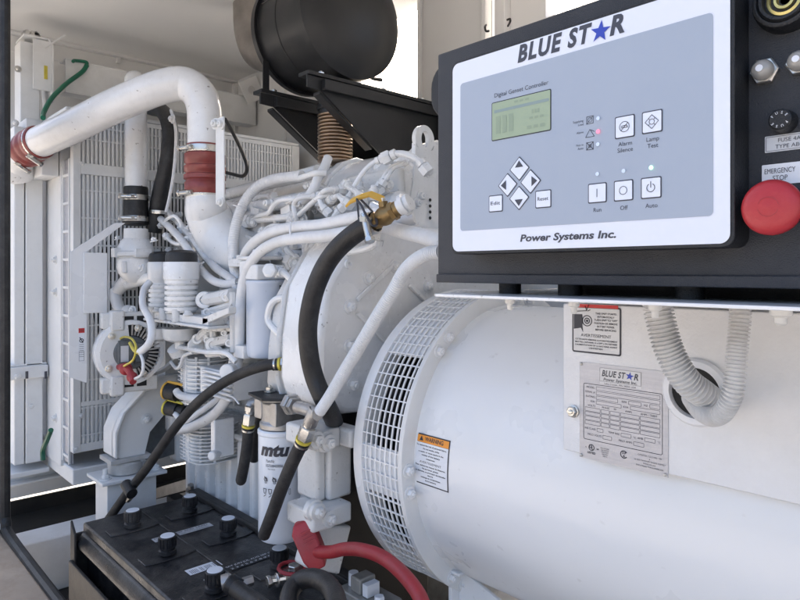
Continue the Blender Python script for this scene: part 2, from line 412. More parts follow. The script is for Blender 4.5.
# ceiling-height beam with bracket and upright at the end wall
t = thing('support_beam', 'white channel beam bolted across the end wall above the radiator', 'beam', (-2.6, .6, .6))
m = MB(); m.box((-2.62, .70, .655), (-2.55, 1.52-.03, .66)); m.box((-2.555, .70, .66), (-2.55, 1.49, .775)); m.box((-2.62, .70, .775), (-2.55, 1.49, .78)); m.box((-2.62, 1.48, .66), (-2.56, 1.49, .775))
obj('channel', m, M['frame'], t, .0015)
b = MB(); P = [at(39, 62, X=-2.5), at(52, 50, X=-2.5), at(52, 84, X=-2.5), at(40, 94, X=-2.5)]
y0, y1 = P[0].y, P[1].y
b.prism([V(-2.5, y1, .60), V(-2.5, y1, .80), V(-2.5, y1-.015, .82), V(-2.62, y1-.015, .82), V(-2.62, y1, .60)], (0, .006, 0))
b.box((-2.62, .555, .815), (-2.50, y1-.015, .821)); b.box((-2.504, y1-.06, .635), (-2.5, y1-.001, .81))
obj('bracket', b, M['frame'], t, .001)
m = MB()
for p in ((27, 60), (32, 57), (36, 51), (36, 56)): q = at(p[0], p[1], X=-2.52); m.bolt(V(q.x, q.y, .823), (0, 0, 1), .012)
q = at(18, 69, X=-2.5); m.bolt(q, (1, 0, 0), .008); obj('bolts', m, M['steel'], t)
m = MB(); q0 = at(20, 60, X=-2.52); q1 = at(40, 60, X=-2.52); m.box((-2.6, q0.y, -.7), (-2.52, q1.y, .80)); obj('upright', m, M['frame'], t, .003)
m = MB(); q = at(46, 72, X=-2.498); m.box((-2.5, q.y-.006, q.z-.025), (-2.498, q.y+.005, q.z+.022)); obj('sticker', m, M['ring'], t)
solo('green_wire', MB().tube([at(43, 118, X=-2.33), at(44, 112, X=-2.40), at(52, 98, X=-2.45), at(66, 84, X=-2.5), at(82, 72, X=-2.54), at(87, 65, X=-2.545)], .008, 10).tube([at(87, 65, X=-2.54), at(86, 62, X=-2.54), at(75, 60.5, X=-2.54), at(73, 61.5, X=-2.53)], .006, 8), M['green'], 'green earth wire curving up to the white channel beam', 'wire')
solo('green_wire', MB().tube([at(51, 430, Y=.5), at(47, 440, Y=.5), at(43, 450, Y=.5), at(43, 460, Y=.5)], .007, 8), M['green'], 'short green wire low beside the radiator column', 'wire')
m = MB(); a, b_ = at(45, 48, X=-2.5), at(65, 35, X=-2.5); m.tube([a, b_], .0035, 6, sm=0)
solo('steel_rod', m, M['frame'], 'thin pale rod sticking up beside the beam bracket', 'rod')
m = MB(); q = at(252, 90, X=-2.53)
def fq(u, v):
    a = R(30); return V(-2.53, q.y + u*math.cos(a)-v*math.sin(a), q.z+u*math.sin(a)+v*math.cos(a))
o_ = [(.048, .045), (-.048, .045), (-.048, -.045), (.048, -.045)]
OU = []; IN = []
for i in range(24):
    a = 2*PI*i/24; c_, s_ = math.cos(a), math.sin(a); k = .05/max(abs(c_), abs(s_)); OU.append((c_*k, s_*k)); IN.append((c_*.019, s_*.019))
m.ring2(OU, IN, fq); m.ring2(OU, IN, lambda u, v: fq(u, v)+V(-.006, 0, 0)); n0 = len(m.v)
m.ring2(OU, OU, lambda u, v: fq(u, v)); 
for k in range(24, 48): m.v[n0+k] += V(-.006, 0, 0)
solo('lifting_tab', m, M['wall'], 'small square steel tab with round hole beside the muffler', 'bracket')

# ================================================================== RADIATOR
XR = -2.12
rad = thing('radiator', 'tall white radiator with slotted guard behind the engine', 'radiator', (XR-.1, 1.0, -.62))
def ry(px): return at(px, 271, X=XR).y
YL, YR = ry(73), 1.43
m = MB(); m.box((XR-.20, YL+.03, -.54), (XR-.12, YR-.02, .475)); obj('core', m, M['core'], rad)
# shroud plate with a round fan opening
cy, cz, fr = 1.02, -.08, .36; OU = []; IN = []
for i in range(64):
    a = 2*PI*(i+.5)/64; c_, s_ = math.cos(a), math.sin(a)
    hw = (YR-.01-cy) if c_ > 0 else (cy-YL-.01); hh = (.475-cz) if s_ > 0 else (cz+.55)
    k = min(hw/max(1e-6, abs(c_)), hh/max(1e-6, abs(s_))); OU.append((cy+c_*k, cz+s_*k)); IN.append((cy+c_*fr, cz+s_*fr))
m = MB(); m.ring2(OU, IN, lambda u, v: V(XR-.011, u, v)); m.lathe((XR-.011, cy, cz), (-1, 0, 0), [(0, fr), (.07, fr+.002)], 64); m.f = m.f[:-2]
obj('fan_shroud', m, M['shroud'], rad)
fan = MB(); fan.cyl((XR-.09, cy, cz), (XR-.03, cy, cz), .08, 24)
obj('fan', fan, M['dark'], rad)
for k in range(8):
    a = 2*PI*k/8+.2; b_ = MB(); e = V(0, math.cos(a), math.sin(a)); f_ = V(0, -math.sin(a), math.cos(a))
    pr = [V(XR-.06, cy, cz)+e*.07-f_*.03, V(XR-.06, cy, cz)+e*.335-f_*.075+V(-.03, 0, 0), V(XR-.06, cy, cz)+e*.335+f_*.075+V(.02, 0, 0), V(XR-.06, cy, cz)+e*.07+f_*.03]
    b_.prism(pr, (.006, 0, 0)); obj('blade', b_, M['dark'], rad)
m = MB()
m.box((XR-.03, YL, -.56), (XR+.002, YL+.022, .49)); m.box((XR-.03, YR-.035, -.56), (XR+.002, YR, .49))
m.box((XR-.03, YL+.022, .475), (XR, YR-.035, .49)); m.box((XR-.03, YL+.022, -.56), (XR, YR-.035, -.535))
m.box((XR-.008, YL+.022, .30), (XR+.004, YR-.035, .335)); m.box((XR-.008, YL+.022, -.42), (XR+.0, YR-.035, -.405))
obj('guard_frame', m, M['frame'], rad, .0015)
m = MB(); n = 60; y = YL+.03; st = (YR-.04-y)/n
for i in range(n+1): m.box((XR-.004, y+i*st-.0036, -.535), (XR-.0005, y+i*st+.0036, .475))
for z in (.45, .41, .25, .165, .08, 0, -.085, -.17, -.255, -.34, -.425, -.51): m.box((XR-.003, YL+.022, z-.0025), (XR+.0006, YR-.035, z+.0025))
obj('guard', m, M['frame'], rad)
# segmented side strip and side channel
m = MB(); m.box((XR-.095, YL+.002, -.60), (XR-.03, YL+.010, .35)); obj('side_strip', m, M['plate'], rad)
m = MB()
m.box((XR-.036, YL-.004, -.60), (XR-.03, YL+.004, .35)); m.box((XR-.10, YL-.004, -.60), (XR-.092, YL+.004, .35))
for k in range(11): z = .30-k*.088; m.box((XR-.092, YL-.003, z-.004), (XR-.036, YL+.001, z+.004))
obj('side_ribs', m, M['frame'], rad)
m = MB(); m.box((XR-.27, YL-.008, -.62), (XR-.10, YL+.02, .48)); obj('side_channel', m, M['frame'], rad, .002)
m = MB()
for py in (260, 292, 418): q = at(56, py, Y=YL-.008); m.bolt(q, (0, -1, 0), .010)
for p in ((82, 164), (81, 416), (76, 449)): q = at(p[0], p[1], X=XR+.003); m.bolt(q, (1, 0, 0), .006)
obj('bolts', m, M['frame'], rad)
m = MB(); m.box((XR-.27, YL-.02, .491), (XR+.0, YR, .503)); m.box((XR-.06, YL-.06, .424), (XR+.02, YL-.001, .43)); m.box((XR-.27, YL-.06, .30), (XR-.11, YL-.01, .42))
obj('top_tank', m, M['frame'], rad, .004)
m = MB(); m.box((XR-.28, YL, -.66), (XR-.0, YR, -.61)); obj('bottom_tank', m, M['frame'], rad, .004)
# support column
t = thing('support_column', 'white steel column with slotted cross bracket left of the radiator', 'column', (-2.42, .54, -.72))
m = MB(); m.box((-2.50, .497, -.63), (-2.365, .527, .47)); m.box((-2.50, .53, -.63), (-2.36, .58, .50)); obj('channel', m, M['frame'], t, .003)
m = MB(); m.box((-2.5, .470, -.35), (-2.345, .592, -.31)); m.box((-2.5, .470, -.31), (-2.36, .592, -.303)); obj('cross_bracket', m, M['frame'], t, .002)
m = MB(); q = at(17, 376, X=-2.345); m.bolt(q, (1, 0, 0), .010); q = at(31, 406, X=-2.365); m.bolt(q, (1, 0, 0), .008); m.bolt(at(15, 123, X=-2.365), (1, 0, 0), .008); obj('bolts', m, M['frame'], t)
m = MB()
for px in (27, 46): q = at(px, 375, X=-2.343); m.box((-2.345, q.y-.004, q.z-.012), (-2.3435, q.y+.004, q.z+.012))
obj('slots', m, M['inkgrey'], t)
m = MB(); m.box((-2.5, .47, -.67), (-2.36, .60, -.655)); obj('foot_plate', m, M['frame'], t, .002)

# ================================================================== MUFFLER, BRACKETS, EXHAUST
MY, MZ, MR = 1.10, .70, .165
mf = thing('muffler', 'big matte black drum muffler hung below the ceiling', 'muffler', (-1.48, MY, MZ-MR))
m = MB(); m.lathe((-1.63, MY, MZ), (1, 0, 0), [(0, MR-.03), (.006, MR-.006), (.02, MR-.003), (.255, MR-.003)], 72); obj('drum', m, M['muff'], mf)
m = MB(); m.lathe((-1.63, MY, MZ), (1, 0, 0), [(.010, MR-.003), (.012, MR+.007), (.030, MR+.007), (.028, MR-.003)], 72); obj('rim', m, M['muff'], mf)
m = MB(); m.lathe((-1.63, MY, MZ), (1, 0, 0), [(.226, MR-.004), (.228, MR+.007), (.256, MR+.007), (.262, MR-.004), (.275, MR-.022), (.288, MR*.6), (.293, MR*.3), (.295, 0)], 72); obj('end_cap', m, M['muff'], mf)
m = MB(); m.lathe((-1.63, MY, MZ), (1, 0, 0), [(.12, MR-.004), (.121, MR-.0015), (.125, MR-.0015), (.126, MR-.004)], 72); m.tube([V(-1.60, MY-.1625*math.cos(R(20)), MZ+.1625*math.sin(R(20))), V(-1.40, MY-.1625*math.cos(R(20)), MZ+.1625*math.sin(R(20)))], .002, 6, sm=0); obj('weld_seam', m, M['muff'], mf)
m = MB(); m.tube([V(-1.62, MY, MZ), V(-1.76, MY, MZ-.005), V(-1.86, MY, MZ+.02), V(-1.915, MY, MZ+.10), V(-1.925, MY, MZ+.198)], .055, 28); obj('outlet_elbow', m, M['dull'], mf)
m = MB(); m.cyl((-1.45, MY, .44), (-1.45, MY, .56), .046, 28); m.lathe((-1.45, MY, .452), (0, 0, 1), [(0, .049), (.004, .052), (.012, .052), (.016, .049)], 28); obj('inlet_pipe', m, M['muff'], mf)
m = MB(); m.box((-1.60, .955, .516), (-1.596, .975, .60)); obj('strap', m, M['black'], mf)
m = MB()
prof = []
for k in range(14):
    z = k*.0098; prof += [(z, .042), (z+.0024, .0495), (z+.0048, .0505), (z+.0072, .0495), (z+.0098, .042)]
m.lathe((-1.45, MY, .305), (0, 0, 1), prof, 36); obj('bellows', m, M['bronze'], mf, sharp=80)
mb_ = thing('muffler_bracket', 'pair of black triangular steel brackets carrying the muffler', 'bracket', (-1.5, 1.3, .2))
for X, n in ((-1.37, 1), (-1.60, 2)):
    b_ = MB(); b_.prism([V(X, .945, .505), V(X, .945, .474), V(X, .989, .472), V(X, 1.168, .349), V(X, 1.44, .16), V(X, 1.44, .505)], (.006, 0, 0))
    b_.box((X-.035, .945, .506), (X+.012, 1.47, .516)); obj('gusset', b_, M['black'], mb_, .001)
    b_ = MB(); b_.box((X+.006, .99, .472), (X+.022, 1.44, .50)); b_.prism([V(X+.0, .989, .4718), V(X+.0, .989, .464), V(X+.0, 1.168, .341), V(X+.0, 1.168, .3488)], (-.03, 0, 0)); obj('flange', b_, M['black'], mb_, .001)
    b_ = MB()
    for y in (1.0, 1.22, 1.38): b_.bolt(V(X-.01, y, .516), (0, 0, 1), .0085)
    obj('bolts', b_, M['steel'], mb_)
m = MB()
for X in (-1.60, -1.40): m.box((X, 1.4445, -.6), (X+.05, 1.49, .505))
m.box((-1.54, 1.445, .32), (-1.41, 1.485, .50)); m.prism([V(-1.66, 1.43, -.1), V(-1.30, 1.43, -.1), V(-1.30, 1.43, .53), V(-1.66, 1.43, .53)], (0, .012, 0))
obj('mounting_post', m, M['black'], mb_, .002)
for i, (s, r, l) in enumerate((("366 70 1.3;364 72 1.2;372 78 1.25;381 80 1.2", .006, 'black wire loop under the muffler by the window'),)):
    solo('wire_loop', MB().tube(pts(s), r, 8), M['rubber'], l, 'wire')
solo('wire_hook', MB().tube([at(486, 25, Y=1.4), at(485, 27, Y=1.38), at(486, 31, Y=1.38), at(489, 31, Y=1.38)], .003, 6), M['rubber'], 'tiny wire hook left of the bright slot above the control box', 'hook')
solo('wire_hook', MB().tube([at(508, 26, Y=1.4), at(510, 22, Y=1.38), at(510, 19, Y=1.38), at(507, 20, Y=1.38)], .003, 6), M['rubber'], 'tiny wire hook right of the bright slot above the control box', 'hook')
# ================================================================== ALTERNATOR
AY, AZ, AR = 1.05, -.34, .30
alt = thing('alternator', 'large glossy white round generator housing with a perforated end band', 'generator', (-.3, AY, AZ-AR))
# shell: body with a flared weld towards the band
m = MB(); m.lathe((-.80, AY, AZ), (1, 0, 0), [(0, .272), (.004, .2715), (.012, .268), (.022, .2705), (.05, .2705), (1.5, .2705)], 160); obj('shell', m, M['shell'], alt, sharp=50)
m = MB(); m.lathe((-.80, AY, AZ), (1, 0, 0), [(-.012, .2995), (-.010, .301), (-.001, .301), (0, .2995), (.0005, .27)], 128); obj('flange', m, M['frame'], alt)
m = MB(); m.lathe((-.93, AY, AZ), (1, 0, 0), [(-.005, .25), (-.003, .300), (0, .3015), (.022, .3015), (.0225, .298), (.0225, .25)], 128); obj('front_ring', m, M['shell'], alt)
# perforated band: lengthwise bars and hoops
m = MB(); X0, X1 = -.908, -.811
NB = 84
for i in range(NB):   # cross bars running along the axis
    a = 2*PI*i/NB; e = V(0, math.cos(a), math.sin(a)); f_ = V(0, -math.sin(a), math.cos(a)); c = V(0, AY, AZ)
    if True:
        hw = .0011; P = [c+e*.2975-f_*hw, c+e*.3000-f_*hw, c+e*.3000+f_*hw, c+e*.2975+f_*hw]
        m.prism([p+V(X0, 0, 0) for p in P], (X1-X0, 0, 0))
for k in range(7):    # hoops
    x = X0 + (k+.62)*(X1-X0)/7.3
    m.lathe((x, AY, AZ), (1, 0, 0), [(0, .2972), (0, .2998), (.0029, .2998), (.0029, .2972), (0, .2972)], 128); m.f = m.f[:-2]
obj('guard_band', m, M['shell'], alt)
# inside of the band: dark drum, solid white baffle where no openings are
m = MB(); m.lathe((-.925, AY, AZ), (1, 0, 0), [(0, .235), (.12, .235)], 64); obj('rotor', m, M['dark'], alt)
m = MB()
for a0, a1 in ((R(28), R(68)), (R(182), R(205)), (R(96), R(150))):
    pass
# frame_of((1,0,0)) gives u,w axes; use explicit angle sweep instead
def band(mb, a0, a1, r0, n=24, x0=X0, x1=X1):
    vs = []; fs = []
    for i in range(n+1):
        a = a0+(a1-a0)*i/n
        for x in (x0, x1): vs.append(V(x, AY-math.cos(a)*r0, AZ+math.sin(a)*r0))
    for i in range(n): fs.append((2*i, 2*i+1, 2*i+3, 2*i+2))
    mb.add(vs, fs)
band(m, R(38), R(140), .2955); band(m, R(-12), R(5), .2945); band(m, R(-150), R(-84), .2955)
obj('baffle', m, M['shell'], alt)
m = MB()
for i in range(6):   # cast fins showing through the openings
    x = X0+.008+i*.0158
    m.lathe((x, AY, AZ), (1, 0, 0), [(0, .236), (0, .27), (.003, .27), (.003, .236)], 64)
obj('fins', m, M['dark'], alt)
m = MB(); m.lathe((-.935, AY, AZ), (1, 0, 0), [(0, .20), (0, .296), (.006, .296), (.006, .2)], 96); obj('end_disc', m, M['cast'], alt)
for a in (-9, -1, 7.0, 43, 50, 94, 102, -52, -60, -100, -108) :
    a = R(a); b_ = MB(); b_.bolt(V(-.7995, AY-math.cos(a)*.286, AZ+math.sin(a)*.286), (1, 0, 0), .0082)
    if abs(a-R(7)) < .01: continue
    obj('bolt', b_, M['shell'], alt)
# feet
q = at(457, 565, Y=.90); m = MB(); fx0 = q.x
m.box((fx0-.004, .88, -.80), (fx0+.004, 1.25, q.z)); m.prism([V(fx0+.004, .90, -.80), V(fx0+.004, .90, q.z-.005), V(fx0+.30, .93, -.66), V(fx0+.36, .93, -.80)], (0, .008, 0)); m.box((fx0-.03, .84, -.812), (fx0+.40, 1.25, -.80)); m.box((fx0-.012, .872, q.z-.004), (fx0+.03, .93, q.z+.002))
obj('foot', m, M['shell'], alt, .0015)
# terminal box
TY = .77
m = MB(); m.box((-.495, TY, -.2475), (.45, 1.33, -.045)); obj('terminal_box', m, M['tbox'], alt, .0015)
m = MB(); q = at(574, 411, Y=TY); m.bolt(q, (0, -1, 0), .0075, False); m.lathe(q, (0, -1, 0), [(0, .0085), (.003, .0085), (.004, .006)], 18); obj('screw', m, M['steel'], alt)
# warning label wrapped round the shell
def cyl_hit(px, py, r=.2712):
    d = at(px, py, d=1); a = d.y*d.y+d.z*d.z; b = -2*(d.y*AY+d.z*AZ); c = AY*AY+AZ*AZ-r*r
    k = (-b-math.sqrt(b*b-4*a*c))/2/a; return d*k
pc = cyl_hit(431, 460); xa = cyl_hit(413.5, 458).x; xb = cyl_hit(448.5, 462).x
ang = lambda p: math.atan2(p.z-AZ, AY-p.y)
th0 = ang(cyl_hit(417, 432)); th1 = ang(cyl_hit(414, 481)); hh = (th0-th1)*.271
def fl(off):
    def f(u, v):   # u 0..w along x, v 0..h up
        a = th1+v/.271; r = .2707+off; return V(xa+u, AY-math.cos(a)*r, AZ+math.sin(a)*r)
    return f
LW = xb-xa
wl = thing('warning_label', 'black framed warning sticker with orange band on the round housing', 'label', tuple(fl(0)(LW/2, 0)))
def grid(mb, u0, v0, u1, v1, fn, n=8):
    vs = [(u0+(u1-u0)*i, v0+(v1-v0)*j/n) for j in range(n+1) for i in (0, 1)]
    mb.flat(vs, [(2*j, 2*j+1, 2*j+3, 2*j+2) for j in range(n)], fn)
m = MB(); grid(m, 0, 0, LW, hh, fl(.0004)); obj('border', m, M['ink'], wl)
m = MB(); bw = .0022; grid(m, bw, bw, LW-bw, hh*.83, fl(.0007)); obj('paper', m, M['paper'], wl)
m = MB(); grid(m, bw, hh*.835, LW-bw, hh-bw, fl(.0007), 3); obj('orange_band', m, M['orange'], wl)
m = MB(); m.text('WARNING', LW*.56, hh*.872, hh*.085, fl(.0010), bold=.02, width=LW*.52)
m.flat([(LW*.14, hh*.865), (LW*.25, hh*.865), (LW*.195, hh*.965)], [(0, 1, 2)], fl(.0010))
L1 = ['To reduce the risk of personal injury,', 'Do not smoke, strike', 'a match, or cause sparks in the', 'vicinity of the battery', 'compartment']
L2 = ['Pour réduire les risques de blessures,', 'Ne pas fumer, gratter', 'un allumette, ou provoquer des étincelles', 'dans le', 'voisinage du compartiment', 'de la batterie']
for i, s in enumerate(L1): m.text(s, LW*.5, hh*(.765-i*.062), hh*.030, fl(.0009), bold=.03, width=LW*min(.86, len(s)*.023))
m.text('AVERTISSEMENT', LW*.5, hh*.432, hh*.045, fl(.0009), width=LW*.62)
for i, s in enumerate(L2): m.text(s, LW*.5, hh*(.37-i*.058), hh*.030, fl(.0009), bold=.03, width=LW*min(.86, len(s)*.0225))
obj('lettering', m, M['ink'], wl)

# ---- decal and nameplate on the terminal box
def fy(Y): return lambda u, v: V(u, Y, v)
def X_(px, Y=TY): return at(px, 300, Y=Y).x
def Z_(px, py, Y=TY): return at(px, py, Y=Y).z
f1, f2, f3 = fy(TY-.0005), fy(TY-.0009), fy(TY-.0012)
x0, x1 = X_(572.5), X_(621.5); z0, z1 = Z_(572.5, 351.5), -.0475; w_ = x1-x0; h_ = z1-z0
wn = thing('safety_decal', 'square black bordered decal with hand and gear symbol above the nameplate', 'label', (x0+w_/2, TY, z0))
m = MB(); m.rect(x0, z0, x1, z1, f1, .003); obj('border', m, M['ink'], wn)
m = MB(); m.rect(x0+.0022, z0+.0022, x1-.0022, z1-.0022, f2, .0015); obj('paper', m, M['silverlab'], wn)
m = MB(); zt = Z_(572.5, 308)
m.rect(x0+.004, zt+.0015, x1-.004, zt+.006, f3); obj('red_band', m, M['redink'], wn)
m = MB()
hd = zt-z0
rows = ['THIS UNIT STARTS', 'AUTOMATICALLY', 'TURN UNIT TO "OFF"', 'POSITION OR REMOVE', 'BATTERY POWER', 'BEFORE SERVICING']
for i, s in enumerate(rows): m.text(s, x0+w_*.70, zt-hd*(.115+i*.072), hd*.042, f3, bold=.02, width=w_*.42*(len(s)/18+.1))
m.text('AVERTISSEMENT', x0+w_*.5, zt-hd*.63, hd*.07, f3, width=w_*.62)
rows = ['CETTE UNITÉ DÉMARRE AUTOMATIQUEMENT', 'METTRE L\'APPAREIL À « OFF » OU RETIRER', 'L\'ALIMENTATION DE LA BATTERIE AVANT', 'L\'ENTRETIEN']
for i, s in enumerate(rows): m.text(s, x0+w_*.5, zt-hd*(.71+i*.063), hd*.034, f3, bold=.02, width=w_*.86*min(1, len(s)/34))
gu, gv = x0+w_*.32, zt-hd*.27
for r_, w2 in ((w_*.105, w_*.018), (w_*.06, w_*.02), (w_*.025, None)): m.circ(gu, gv, r_, w2, f3)
m.flat([(x0+w_*.04, gv+.008), (gu-w_*.10, gv+.0085), (gu-w_*.09, gv-.002), (x0+w_*.22, gv-.006), (x0+w_*.24, gv-.016), (x0+w_*.19, gv-.010), (x0+w_*.04, gv-.012)], [tuple(range(7))], f3)
m.stroke([(x0+w_*.06, gv+.012), (gu, gv+.0135)], .0012, f3)
m.stroke([(x0+w_*.28, gv+.020), (x0+w_*.31, gv+.014), (x0+w_*.36, gv+.022)], .0013, f3)
m.stroke([(x0+w_*.33, gv+.013), (x0+w_*.39, gv+.015)], .0013, f3)
obj('lettering', m, M['ink'], wn)

x0, x1 = X_(580), X_(668.5); z1, z0 = Z_(580, 361.5), Z_(580, 456.5); w_ = x1-x0; h_ = z1-z0
npg = thing('nameplate', 'brushed silver data plate riveted low on the terminal box', 'nameplate', (x0+w_/2, TY, z0))
m = MB(); m.box((x0, TY-.0012, z0), (x1, TY-.0001, z1)); obj('metal_plate', m, M['plate'], npg)
g1, g2, g3 = fy(TY-.0015), fy(TY-.0017), fy(TY-.0019)
U = lambda a: x0+w_*a
Zf = lambda b: z1-h_*b
m = MB()
for a, b in ((.025, .02), (.025, .975), (.972, .975), (.972, .02)): m.ball(V(U(a), TY-.0018, Zf(b)), .0022)
obj('rivets', m, M['steel'], npg)
m = MB(); m.rect(U(.25), Zf(.20), U(.72), Zf(.035), g1); obj('logo_panel', m, M['silverlab'], npg)
def star(mb, u, v, r, fn, tilt=0):
    P = [(u+r*(1 if i % 2 == 0 else .40)*math.sin(PI*i/5+tilt), v+r*(1 if i % 2 == 0 else .40)*math.cos(PI*i/5+tilt)) for i in range(10)]
    mb.flat(P+[(u, v)], [(i, (i+1) % 10, 10) for i in range(10)], fn)
m = MB()
m.text('BLUE ST', U(.275), Zf(.118), h_*.062, g2, 'L', shear=.25, bold=.028, width=w_*.275, spacing=1.08)
m.text('R', U(.64), Zf(.118), h_*.062, g2, 'L', shear=.25, bold=.035, width=w_*.05)
m.text('Power Systems Inc.', U(.485), Zf(.163), h_*.030, g2, shear=.15, bold=.02, width=w_*.38)
m.text('Lake Crystal, MN 56055 USA', U(.485), Zf(.20), h_*.018, g2, width=w_*.36)
m.frame(U(.25), Zf(.172), U(.72), Zf(.035), .0003, g2, .0003)
fr = lambda a, b, c, d, w=.0004, r=.0006: m.frame(U(a), Zf(d), U(c), Zf(b), w, g1, r)
fr(.05, .215, .945, .80, .0007, .0025)
def lab(s, a, b, al='R', sz=.021, wd=None): m.text(s, U(a), Zf(b), h_*sz, g1, al, width=wd and w_*wd)
for i, s in enumerate(('MODEL', 'SERIAL #', 'RATING', 'KW')): lab(s, .19, .262+i*.048)
fr(.205, .236, .92, .274); fr(.205, .284, .92, .322); fr(.205, .332, .46, .370); lab('RPM', .56, .36); fr(.58, .332, .72, .370); lab('HZ', .79, .36); fr(.81, .332, .92, .370)
fr(.205, .380, .50, .418); lab('KVA', .58, .408); fr(.60, .380, .92, .418)
for s, a in (('VOLTS', .15), ('PHASE', .32), ('PF', .43), ('AMPS', .58), ('AMPS / TERM', .80)): lab(s, a, .450, 'C')
for r_ in range(4):
    for a, c in ((.07, .255), (.262, .362), (.369, .482), (.489, .70), (.707, .92)): fr(a, .462+r_*.046, c, .502+r_*.046)
lab('INS CLASS', .20, .69, sz=.02); fr(.215, .662, .29, .70); lab('TEMP RISE', .48, .69, sz=.02); fr(.495, .662, .61, .70); lab('°C', .65, .695, 'C'); lab('AMB', .74, .69); fr(.755, .662, .87, .70); lab('°C', .91, .695, 'C')
lab('FIELD VOLTS', .27, .75, sz=.02); fr(.285, .722, .39, .762); lab('FIELD AMPS', .62, .75, sz=.02); fr(.635, .722, .75, .762)
m.circ(U(.15), Zf(.875), h_*.034, h_*.008, g2); m.text('U', U(.137), Zf(.882), h_*.034, g2, bold=.03); m.text('L', U(.163), Zf(.895), h_*.034, g2, bold=.03); m.text('LISTED', U(.15), Zf(.94), h_*.022, g2, bold=.03)
m.text('c', U(.083), Zf(.885), h_*.02, g2, bold=.03); m.text('us', U(.225), Zf(.885), h_*.02, g2, bold=.03)
for i, wd in enumerate((.10, .09, .08, .07, .05)): m.text('ESSAIS HOMOLOGUES'[:17-i*2], U(.31), Zf(.862+i*.020), h_*.013, g2, width=w_*wd)
m.circ(U(.53), Zf(.872), h_*.040, h_*.009, g2, a0=R(35), arc=R(290)); m.text('S', U(.52), Zf(.868), h_*.022, g2, bold=.05); m.text('P', U(.545), Zf(.868), h_*.022, g2, bold=.05); m.text('A', U(.53), Zf(.898), h_*.022, g2, bold=.05)
for i, s in enumerate(('CAN/CSA C22.2 NO. 100', '&', 'UL 2200 STATIONARY ENGINE ASSEMBLY', 'MADE IN USA', 'ENCLOSURE TYPE RAINPROOF')): m.text(s, U(.81), Zf(.845+i*.026), h_*.015, g2, width=w_*min(.33, len(s)*.012))
obj('lettering', m, M['inkgrey'], npg)
m = MB(); star(m, U(.595), Zf(.088), h_*.046, g2, .15); obj('star', m, M['blue'], npg)

# ================================================================== SHELF, CONDUITS
sh = thing('equipment_shelf', 'thin white steel shelf plate carrying the black control box', 'shelf', (-.1, .62, -.03))
ZS = -.0272
m = MB(); m.prism([V(-.474, .492, ZS), V(-.478, .496, ZS), V(-.50, .58, ZS), V(-.50, .95, ZS), V(.35, .95, ZS), V(.35, .489, ZS), V(-.468, .489, ZS)], (0, 0, .003)); obj('plate', m, M['engine'], sh, .0006)
for px, r_ in ((510, .0042), (574, .0042), (655, .0045), (781, .0062)):
    q = at(px, 302, Y=.535); b_ = MB(); b_.lathe(V(q.x, .535, ZS), (0, 0, -1), [(0, r_*1.25), (.006, r_*1.25), (.0075, r_*.7), (.012, r_*.7), (.0135, r_*.4)], 16)
    obj('nut', b_, M['frame'], sh)
for px in (510, 570, 690):
    q = at(px, 290, Y=.56); b_ = MB(); b_.cyl(V(q.x, .56, ZS+.003), V(q.x, .56, -.0125), .012, 16); obj('standoff', b_, M['black'], sh)
m = MB(); m.box((at(585, 290, Y=.60).x, .60, ZS+.0032), (.25, .72, -.0128)); m.box((-.44, .70, ZS+.0032), (-.30, .73, -.0128)); obj('gap_shade', m, M['black'], sh)  # black blocks added to put shade into the gap under the cabinet
# corrugated conduits looping into the box wall
gx = at(697, 392, Y=TY)
m = MB(); m.lathe(V(gx.x, TY, gx.z), (0, -1, 0), [(0, .0395), (.004, .040), (.008, .037), (.009, .030), (.004, .0285), (.002, .0285)], 40); m.f = m.f[:-2]
grm = solo('conduit_grommet', m, M['paper'], 'round pale grommet where the corrugated conduits enter the box wall', 'grommet')
m = MB(); m.lathe(V(gx.x, TY-.0015, gx.z), (0, -1, 0), [(0, .0288), (.001, .0288)], 40); solo('conduit_hole', m, M['dark'], 'dark round opening inside the pale grommet behind the conduits', 'opening')
m = MB(); m.tube(pts('657 300 .66;660 318 .66;669 350 .665;685 379 .675;703 394 .695;714 402 .73;716 402 .775'), .0152, 28, sm=10, corr=.20, pitch=.0042)
solo('thick_conduit', m, M['conduit_grey'], 'thick dusty ribbed conduit dropping left of the thinner one', 'conduit', 'ribbed conduits under the control box')
m = MB(); m.tube(pts('740 302 .66;740 320 .655;737 350 .65;735 378 .645;731 398 .645;722 413 .655;711 417 .675;700 411 .70;692 401 .74;690 398 .775'), .0098, 24, sm=10, corr=.22, pitch=.0036)
solo('thin_conduit', m, M['conduit_grey'], 'thinner ribbed conduit looping in a U below the control box', 'conduit', 'ribbed conduits under the control box')

# ================================================================== CONTROL BOX
PY, FYY = .50, .53
cb = thing('control_box', 'black control cabinet with pale blue controller face above the generator', 'control box', (-.2, .56, -.0125))
xl = at(437.5, 271, Y=FYY).x
zt0, zb = .2475, -.0125
m = MB(); m.box((xl, FYY, zb), (.25, .74, zt0)); obj('cabinet', m, M['panelgrey'], cb, .0022, seg=3)
m = MB(); m.prism([V(u, .60, v) for u, v in rrect(-.586, .196, -.49, .268, .030, 6)], (0, .12, 0)); obj('rear_cover', m, M['black'], cb, .003)
m = MB(); m.box((xl+.001, FYY-.0035, zb-.0005), (.25, FYY-.0006, -.0035)); obj('lip', m, M['panelgrey'], cb, .001)
dx0 = at(453, 250, Y=PY).x; dx1 = at(730.5, 240, Y=PY).x; dz0 = at(457, 251.5, Y=PY).z; 
dz1 = at(457, 64, Y=PY).z
F0, F1, F2, F3, F4 = fy(PY), fy(PY-.0006), fy(PY-.0009), fy(PY-.0012), fy(PY-.0015)
m = MB(); bz = .0028
